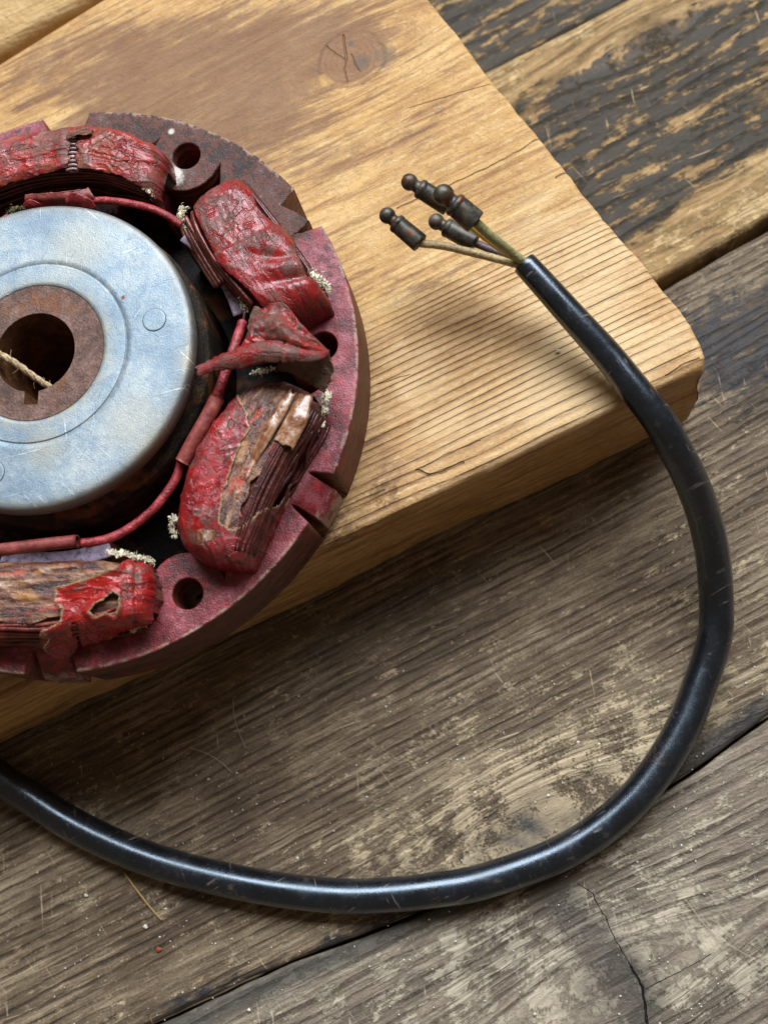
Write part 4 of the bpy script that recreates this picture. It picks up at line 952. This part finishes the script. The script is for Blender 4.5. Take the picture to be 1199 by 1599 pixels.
# ================================================================== ROTOR
RZ = 5.33; RCX, RCY = SCX-.02, SCY-.01
rotor = root('rotor', (RCX, RCY, BT), 'scuffed aluminium faced rotor disc with rusty keyed hub inside the red stator', 'rotor')
def mat_alu():
    m = Mat('scuffed_aluminium'); n = m.noise(m.pos, .9, 6, .6); n2 = m.noise(m.pos, 7, 6, .7, .4); gr = m.noise(m.pos, 45, 3, .65)
    d = m.vm('DISTANCE', m.scl(m.pos, (1, 1, 0)), (RCX, RCY, 0))
    d = m.add(d, m.mul(m.add(n2, -.5), .25))
    col = m.ramp(m.add(m.mul(n, .45), m.add(m.mul(n2, .40), m.mul(gr, .2))), [(.38, lin((108, 124, 138))), (.52, lin((136, 150, 160))), (.66, lin((178, 182, 180)))])
    edge = m.mr(d, 2.30, 2.62)
    col = m.mix(m.mul(edge, .7), col, lin((128, 116, 92)))
    din = m.mr(d, 1.12, 1.42, 1, 0)
    col = m.mix(m.mul(din, m.mr(n2, .4, .7, .1, .7)), col, lin((168, 150, 112)))
    for (x, y, r, a) in ((210, 660, .45, .35), (255, 720, .4, .3), (300, 560, .22, .4), (120, 385, .45, .35), (70, 700, .3, .4)):
        col = m.mix(m.mul(m.blob(x, y, RZ, r, .6, n2, .8), a), col, lin((176, 164, 138)))
    # scratches
    sc_ = None
    for k, dg in enumerate((-40, 15, 62, 100)):
        q = m.scratch(dg, 1.0, 34, .68, k*3.3, 1.3); sc_ = q if sc_ is None else m.ma('MAXIMUM', sc_, q)
    col = m.mix(m.mul(sc_, .6), col, lin((226, 230, 232)))
    pit = m.mr(m.vor(m.pos, 8), .03, .055, 1, 0); pm = m.mr(m.noise(m.pos, 1.7, 4), .52, .62)
    col = m.mix(m.mul(m.mul(pit, pm), .7), col, lin((70, 62, 56)))
    rd = m.blob(192, 464, RZ, .035, .5); col = m.mix(rd, col, lin((110, 60, 40)))
    h = m.add(m.mul(n2, .5), m.add(m.mul(gr, .55), m.add(m.mul(sc_, .5), m.mul(m.mul(pit, pm), -1))))
    ring = m.noise(m.vm('MULTIPLY', (0, 0, 0), m.pos), 1)
    tl = m.noise(m.scl(m.pos, (1, 1, 1)), 3.2, 5, .7)
    return m.done(col, m.mr(m.add(m.mul(n2, .6), m.mul(tl, .4)), .3, .7, .44, .64), .62, m.bump(h, .012, .9), .5)
def mat_rust(name, a=(92, 60, 46), b=(138, 96, 74), c=(160, 132, 118), metal=.3):
    m = Mat(name); n = m.noise(m.pos, 3.5, 8, .7); g = m.noise(m.pos, 30, 4, .7); o_ = m.noise(m.pos, 2.1, 5)
    col = m.ramp(m.add(m.mul(n, .6), m.mul(g, .4)), [(.34, lin([q*.7 for q in a])), (.46, lin(a)), (.56, lin(b)), (.7, lin(c))])
    col = m.mix(m.mul(m.mr(o_, .52, .66), .5), col, lin((150, 86, 42)))
    return m.done(col, .5, metal, m.bump(m.add(n, g), .03, .9), .5)
M_alu = mat_alu(); M_rust = mat_rust('rusty_steel', (98, 72, 62), (130, 100, 88), (154, 130, 122))
M_rotside = mat_rust('oily_rotor_steel', (34, 26, 18), (62, 46, 30), (120, 96, 64), .4)
RR = 2.60
prof = [(0, 2.56)]  # flange
def ringmesh(name, prof, mat, parent, ns=160, wobble=0):
    """prof: list of (r, z)"""
    a = np.arange(ns)/ns*2*math.pi; V = []
    for r, z in prof: V.append(np.stack([RCX+r*np.cos(a), RCY+r*np.sin(a), np.full(ns, z)], 1))
    return mesh(name, np.vstack(V), gridf(len(prof), ns, True, flip=True), mat, parent)
z = RZ
ringmesh('face_disc', [(1.13, z-.25), (1.13, z-.022), (1.15, z-.004), (1.2, z)]+[(r, z) for r in np.linspace(1.25, 1.47, 6)]+[(1.480, z), (1.488, z-.001), (1.493, z-.012), (1.497, z-.018), (1.501, z-.018), (1.506, z-.012)]
         +[(r, z-.012) for r in np.linspace(1.6, 2.36, 16)]+[(2.44, z-.013), (2.49, z-.019), (2.525, z-.036), (2.55, z-.065), (2.562, z-.11), (2.565, z-.18), (2.565, z-.30), (2.5, z-.30), (1.13, z-.30)], M_alu, rotor)
ringmesh('rotor_drum', [(1.2, z-.302), (2.44, z-.302), (2.47, z-.33), (2.50, z-.55), (2.62, z-.62), (2.64, z-.7), (2.64, BT+.15), (2.5, BT+.05), (1.2, BT+.05)], M_rotside, rotor)
ringmesh('gap_shade_disc', [(1.25, BT+.02), (4.16, BT+.02), (4.16, BT+.10), (1.25, BT+.12)][::-1], mat_rust('gap_shade_dark', (16, 12, 10), (26, 20, 16), (44, 34, 24), .2), rotor)  # disc added under the coils so the gaps read as deep shade
# hub sleeve with keyway
bcx, bcy = P(58, 557, RZ)[:2]
def hub():
    kx = P(46, 648, RZ)[:2]; ka = math.atan2(kx[1]-RCY, kx[0]-RCX); br = .655; kw = .115; kd_ = .86
    out = circ((RCX, RCY), 1.128, 96); al = math.asin(kw/br); inn = []
    for t in np.linspace(ka+al, ka-al+2*math.pi, 70): inn.append(np.array([RCX+br*math.cos(t), RCY+br*math.sin(t)]))
    d = np.array([math.cos(ka), math.sin(ka)]); s = np.array([-d[1], d[0]]); c = np.array([RCX, RCY])
    inn += [c+d*kd_-s*kw, c+d*kd_+s*kw]
    curve_solid('hub_sleeve', [out, inn], BT+.05, RZ-.012, M_rust, rotor, .008, mat_rust('bore_rust', (70, 40, 20), (104, 64, 30), (140, 96, 56), .1))
hub()
# shallow punched rings on the face
def tor(c, r, t, name):
    a = np.arange(64)/64*2*math.pi; pr = [(r-t, -.004), (r-t*.5, -.022), (r, -.028), (r+t*.5, -.022), (r+t, -.004)]
    return a
def dimple(px, py, r):
    c = P(px, py, RZ)[:2]; a = np.arange(72)/72*2*math.pi
    pr = [(1e-3, .0135), (r*.5, .0135), (r*.85, .0135), (r*.93, .0135), (r*.965, .011), (r*.985, .000)]
    V = np.vstack([np.stack([c[0]+q*np.cos(a), c[1]+q*np.sin(a), np.full(72, RZ-.012+zz)], 1) for q, zz in pr])
    mesh('staked_boss', V, gridf(len(pr), 72, True, flip=True), M_alu, rotor)
    g = tube_geo(np.vstack([np.stack([c[0]+r*np.cos(a), c[1]+r*np.sin(a), np.full(72, RZ-.0145)], 1), [[c[0]+r, c[1], RZ-.0145]]]), .0052, 6, False)
    mesh('boss_rim', g[0], g[1], M_rotside, rotor)
dimple(241, 499, .19); dimple(-12, 738, .2)

# twine through the bore
def mat_twine():
    m = Mat('cotton_twine'); n = m.noise(m.pos, 20, 4, .7); col = m.ramp(n, [(.3, lin((150, 120, 84))), (.6, lin((212, 188, 150))), (.8, lin((232, 218, 190)))])
    return m.done(col, .85, 0, m.bump(n, .03, 1), .1)
tw = pxpath([(-60, 520, 5.42), (-15, 545, 5.42), (6, 556, 5.36), (26, 568, 5.25), (52, 587, 5.05), (82, 607, 4.8), (96, 616, 4.6)], 90)
g = []
t_ = np.gradient(tw, axis=0); t_ /= np.linalg.norm(t_, axis=1)[:, None]; x_ = np.cross(t_, [0, 0, 1]); x_ /= np.linalg.norm(x_, axis=1)[:, None]; y_ = np.cross(t_, x_)
for k in range(3):
    ph_ = np.linspace(0, 26, 90)+k*2*math.pi/3
    g.append(tube_geo(tw+(np.cos(ph_)[:, None]*x_+np.sin(ph_)[:, None]*y_)*.027, .031, 8))
for _ in range(40):
    i = rng.integers(2, 88); d = rng.normal(0, 1, 3); d /= np.linalg.norm(d); g.append(tube_geo(catmull([tw[i], tw[i]+d*.09, tw[i]+d*.13+rng.normal(0, .03, 3)], 5), .003, 3, False))
V, F = join(g); o = mesh('twine', V, F, mat_twine(), None); tag(o, 'cream cotton string hanging through the rusty bore of the rotor', 'string')

# ================================================================== CABLE
def mat_rubber():
    m = Mat('black_sheath'); n = m.noise(m.pos, 2.5, 7, .65); g = m.noise(m.pos, 30, 4, .7)
    col = m.ramp(n, [(.35, lin((11, 13, 17))), (.6, lin((17, 20, 26))), (.75, lin((30, 30, 31)))])
    d = m.mul(m.mr(m.add(n, m.mul(g, .35)), .78, .88), m.mr(m.noise(m.pos, .8, 4), .45, .6))
    col = m.mix(m.mul(d, .35), col, lin((120, 92, 66)))
    b1 = m.ma('MAXIMUM', m.blob(1018, 1172, .5, .22, .6, n, 2.5), m.blob(690, 1400, .4, .2, .6, n, 2.5))
    col = m.mix(m.mul(m.mul(b1, m.mr(g, .48, .62)), .5), col, lin((104, 76, 56)))
    scf = m.ma('MAXIMUM', m.scratch(30, 1.5, 14, .64, 3, 2.2), m.scratch(-60, 1.8, 18, .65, 8, 2.0)); col = m.mix(m.mul(scf, .5), col, lin((120, 104, 88)))
    dust = m.mr(m.noise(m.pos, 14, 7, .8), .56, .70); col = m.mix(m.mul(dust, .16), col, lin((92, 94, 96)))
    sp = m.mr(m.vor(m.pos, 9), .02, .04, 1, 0)
    col = m.mix(m.mul(m.mul(sp, m.mr(g, .4, .6)), .7), col, lin((170, 160, 145)))
    rg = m.add(m.mr(m.add(n, m.mul(g, .4)), .5, .95, .20, .36), m.add(m.mul(dust, .22), m.mul(scf, .25)))
    return m.done(col, rg, 0, m.bump(m.add(m.mul(n, .5), m.mul(g, .4)), .010, .7), .9, Coat_Weight=.5, Coat_Roughness=.2, Specular_Tint=(.66, .82, 1, 1))  # specular tint puts the blue of the highlight into the sheath
cable = root('cable', tuple(P(980, 610, BT)), 'thick black rubber cable curling off the board corner, four bullet connectors at its end', 'cable')
cpts = [(818, 411, 4.0), (843, 438, 3.93), (895, 496, 3.75), (950, 557, 3.52), (992, 610, 3.38), (1027, 655, 3.2), (1054, 702, 2.85), (1078, 750, 2.35), (1099, 808, 1.7), (1112, 867, 1.1), (1117, 925, .66), (1117, 983, .42), (1106, 1031, .33), (1090, 1075, .32), (1073, 1121, .32), (1048, 1168, .32), (1013, 1220, .32), (971, 1266, .32), (919, 1307, .32), (866, 1337, .32), (809, 1359, .32), (744, 1379, .32), (700, 1387, .32), (613, 1397, .32), (526, 1399, .32), (409, 1385, .32), (292, 1359, .32), (204, 1330, .32), (117, 1289, .33), (47, 1245, .36), (0, 1215, .42), (-80, 1150, .7), (-160, 1060, 1.1), (-230, 940, 1.5), (-290, 800, 1.7)]
cp = pxpath(cpts, 320); s_ = np.r_[0, np.cumsum(np.linalg.norm(np.diff(cp, axis=0), axis=1))]
cr = np.interp(s_, [0, 1.5, 3, 5, 7, 60], [.205, .235, .262, .285, .30, .31])
V1, F1 = tube_geo(cp, cr, 36, False)
# open end: wall thickness then an inside
ns = 36; c0 = cp[0]; rim = V1[:ns]; d0 = (cp[1]-cp[0]); d0 /= np.linalg.norm(d0)
in1 = c0+(rim-c0)*.9-d0*.012; in2 = c0+(rim-c0)*.72-d0*0.0; in3 = c0+(rim-c0)*.68+d0*.25; cen = (c0+d0*.25)[None]
k = len(V1); V = np.vstack([V1, in1, in2, in3, cen]); F = F1[:]
for j in range(ns):
    q = (j+1) % ns
    F += [[j, q, k+q, k+j], [k+j, k+q, k+ns+q, k+ns+j], [k+ns+j, k+ns+q, k+2*ns+q, k+2*ns+j], [k+2*ns+j, k+2*ns+q, k+3*ns]]
sheath = mesh('sheath', V, [f[::-1] if i >= len(F1) and False else f for i, f in enumerate(F)], mat_rubber(), cable)

def mat_wire(name, c1, c2, dirt=(80, 66, 44)):
    m = Mat(name); n = m.noise(m.pos, 6, 6, .65); g = m.noise(m.pos, 20, 4)
    col = m.mix(m.mr(n, .35, .65), lin(c1), lin(c2)); col = m.mix(m.mul(m.mr(g, .5, .65), .55), col, lin(dirt))
    return m.done(col, .45, 0, m.bump(g, .02, .6), .4)
def mat_conn():
    m = Mat('oxidised_connector'); n = m.noise(m.pos, 5, 7, .7); g = m.noise(m.pos, 26, 4, .7)
    col = m.ramp(m.add(m.mul(n, .8), m.mul(g, .2)), [(.36, lin((40, 38, 34))), (.48, lin((66, 62, 54))), (.58, lin((92, 86, 74))), (.72, lin((136, 132, 122)))])
    col = m.mix(m.mr(m.noise(m.vm('ADD', m.pos, (3, 8, 1)), 4.5, 5), .56, .66), col, lin((104, 62, 40)))
    return m.done(col, m.mr(n, .3, .7, .36, .55), .45, m.bump(m.add(n, m.mul(g, .3)), .008, .6), .5)
M_conn = mat_conn()
wires = [  # tip, tail, wire path to the sheath, colour, scale
    ((637, 283, 5.05), (700, 322, 4.75), [(700, 322, 4.75), (735, 352, 4.55), (770, 380, 4.3), (806, 404, 4.1), (822, 418, 4.03)], ((206, 160, 52), (222, 184, 78), (120, 96, 40)), .062, 1.0),
    ((690, 302, 5.30), (742, 347, 5.00), [(742, 347, 5.0), (770, 372, 4.7), (800, 396, 4.3), (822, 412, 4.08)], ((136, 132, 88), (160, 154, 108), (92, 86, 56)), .078, 1.22),
    ((603, 335, 4.55), (656, 380, 4.40), [(656, 380, 4.4), (692, 384, 4.38), (735, 394, 4.3), (775, 404, 4.15), (812, 414, 4.05)], ((176, 150, 104), (206, 182, 134), (70, 58, 44)), .066, 1.0),
    ((679, 345, 4.15), (742, 380, 4.02), [(742, 380, 4.02), (762, 388, 4.02), (785, 398, 4.0), (815, 412, 4.0)], ((70, 56, 62), (98, 80, 84), (40, 34, 36)), .065, 1.0)]
for i, (tip, tail, path, (c1, c2, dt), wr_, k_) in enumerate(wires):
    a = P(*tip); b = P(*tail); L = np.linalg.norm(b-a); q = k_
    wv, wf = tube_geo(pxpath(path, 40), wr_, 12, wob=.02)
    wo = mesh('wire', wv, wf, mat_wire(['yellow_wire', 'olive_wire', 'cream_wire', 'purple_wire'][i], c1, c2, dt), cable)
    wo['label'] = ['yellow inner wire', 'olive green inner wire', 'dirty cream inner wire', 'dark purple inner wire'][i]
    q = k_; R0 = .134*q; pr = [(-R0*.98, .001)]+[(-R0*math.cos(t), R0*math.sin(t)) for t in np.linspace(.25, 2.35, 11)]
    pr = [(s2+R0*.2, r2) for s2, r2 in pr]
    s0 = pr[-1][0]; pr += [(s0+.02, .098*q), (s0+.05, .098*q), (s0+.065, .12*q), (s0+.085, .152*q), (s0+.12, .160*q), (s0+.15, .156*q), (s0+.165, .148*q), (s0+.18, .152*q), (L-.03, .160*q), (L, .155*q), (L+.003, .13*q), (L-.06, .06)]
    v_, f_ = lathe_geo(pr, a, b-a, 30)
    v_ = v_+.004*np.stack([vnoise(v_[:, 0]*9, v_[:, 1]*9, 7), vnoise(v_[:, 0]*9, v_[:, 2]*9, 8), vnoise(v_[:, 1]*9, v_[:, 2]*9, 9)], 1)
    mesh('bullet_connector', v_, f_, M_conn, cable)

# ================================================================== SMALL DEBRIS
M_straw = (lambda m: m.done(lin((176, 142, 88)), .7))(Mat('straw'))
v_, f_ = tube_geo(pxpath([(194, 1362, .06), (214, 1390, .07), (236, 1418, .06), (253, 1437, .05)], 24), np.linspace(.018, .012, 24), 7)
tag(mesh('straw', v_, f_, M_straw, None), 'short yellow straw lying on the planks below the cable at lower left', 'straw')
M_chip = (lambda m: m.done(lin((140, 66, 30)), .5))(Mat('rust_flake'))
def crumb(px, py, z, r, mat, name, label, cat, flat=.4, seed=0):
    bm = bmesh.new(); bmesh.ops.create_icosphere(bm, subdivisions=3, radius=r); c = P(px, py, z)
    V = np.array([v.co[:] for v in bm.verts]); V = V*(1+.5*np.array([noise.noise(Vector(v)*(2/r)*.5+Vector((seed, 0, 0))) for v in V]))[:, None]; V[:, 2] *= flat; V[:, 0] *= 1.3
    F = [[v.index for v in f.verts] for f in bm.faces]; bm.free()
    o = mesh(name, V+c, F, mat, None); return tag(o, label, cat)
crumb(248, 1483, .03, .045, M_chip, 'rust_flake', 'small orange brown flake on the planks below the straw', 'flake', .35, 1)
M_white = (lambda m: m.done(lin((214, 206, 192)), .8))(Mat('white_crumb'))
crumb(227, 1447, .03, .035, M_white, 'crumb', 'white crumb on the planks beside the tip of the straw', 'crumb', .6, 2)
crumb(135, 1398, .03, .026, M_white, 'crumb', 'small pale crumb on the planks left of the straw', 'crumb', .6, 3)
crumb(871, 548, 3.03, .03, M_white, 'crumb', 'tiny white crumb on the golden board left of the black cable', 'crumb', .5, 4)
# scattered dust grains
g = []; rr = np.random.default_rng(5)
for _ in range(420):
    px, py = rr.uniform(0, 1199), rr.uniform(1040, 1599)
    c = P(px, py, .015); a = rr.uniform(.006, .02)*(1 if rr.random() < .9 else 1.7)
    V = np.array([[1, 0, 0], [0, 1, 0], [-1, 0, 0], [0, -1, 0], [0, 0, .7], [0, 0, -.7]])*a*(.6+.8*rr.random((6, 1)))+c
    g.append((V, [[0, 1, 4], [1, 2, 4], [2, 3, 4], [3, 0, 4], [1, 0, 5], [2, 1, 5], [3, 2, 5], [0, 3, 5]]))
V, F = join(g); o = mesh('dust_grains', V, F, M_white, None, False, kind='stuff'); tag(o, 'fine pale dust grains scattered over the dark planks', 'dust')
# hairs and fibres
M_hair = (lambda m: m.done(lin((176, 160, 140)), .5))(Mat('fibre'))
for pts, lab in (([(364, 1090, .03), (366, 1120, .08), (374, 1145, .05), (384, 1168, .03)], 'thin pale curved hair on the dark plank below the board'),
                 ([(296, 1168, .03), (320, 1175, .09), (345, 1190, .06), (362, 1206, .03)], 'pale hair on the dark plank, left of another curved hair'),
                 ([(1070, 1405, .03), (1105, 1450, .05), (1140, 1476, .05), (1180, 1500, .03)], 'long thin fibre on the planks at lower right')):
    v_, f_ = tube_geo(pxpath(pts, 30), .006, 5); tag(mesh('hair', v_, f_, M_hair, None), lab, 'hair')
for o in list(bpy.data.objects):
    for k in ('_o', '_oo'):
        if k in o: del o[k]
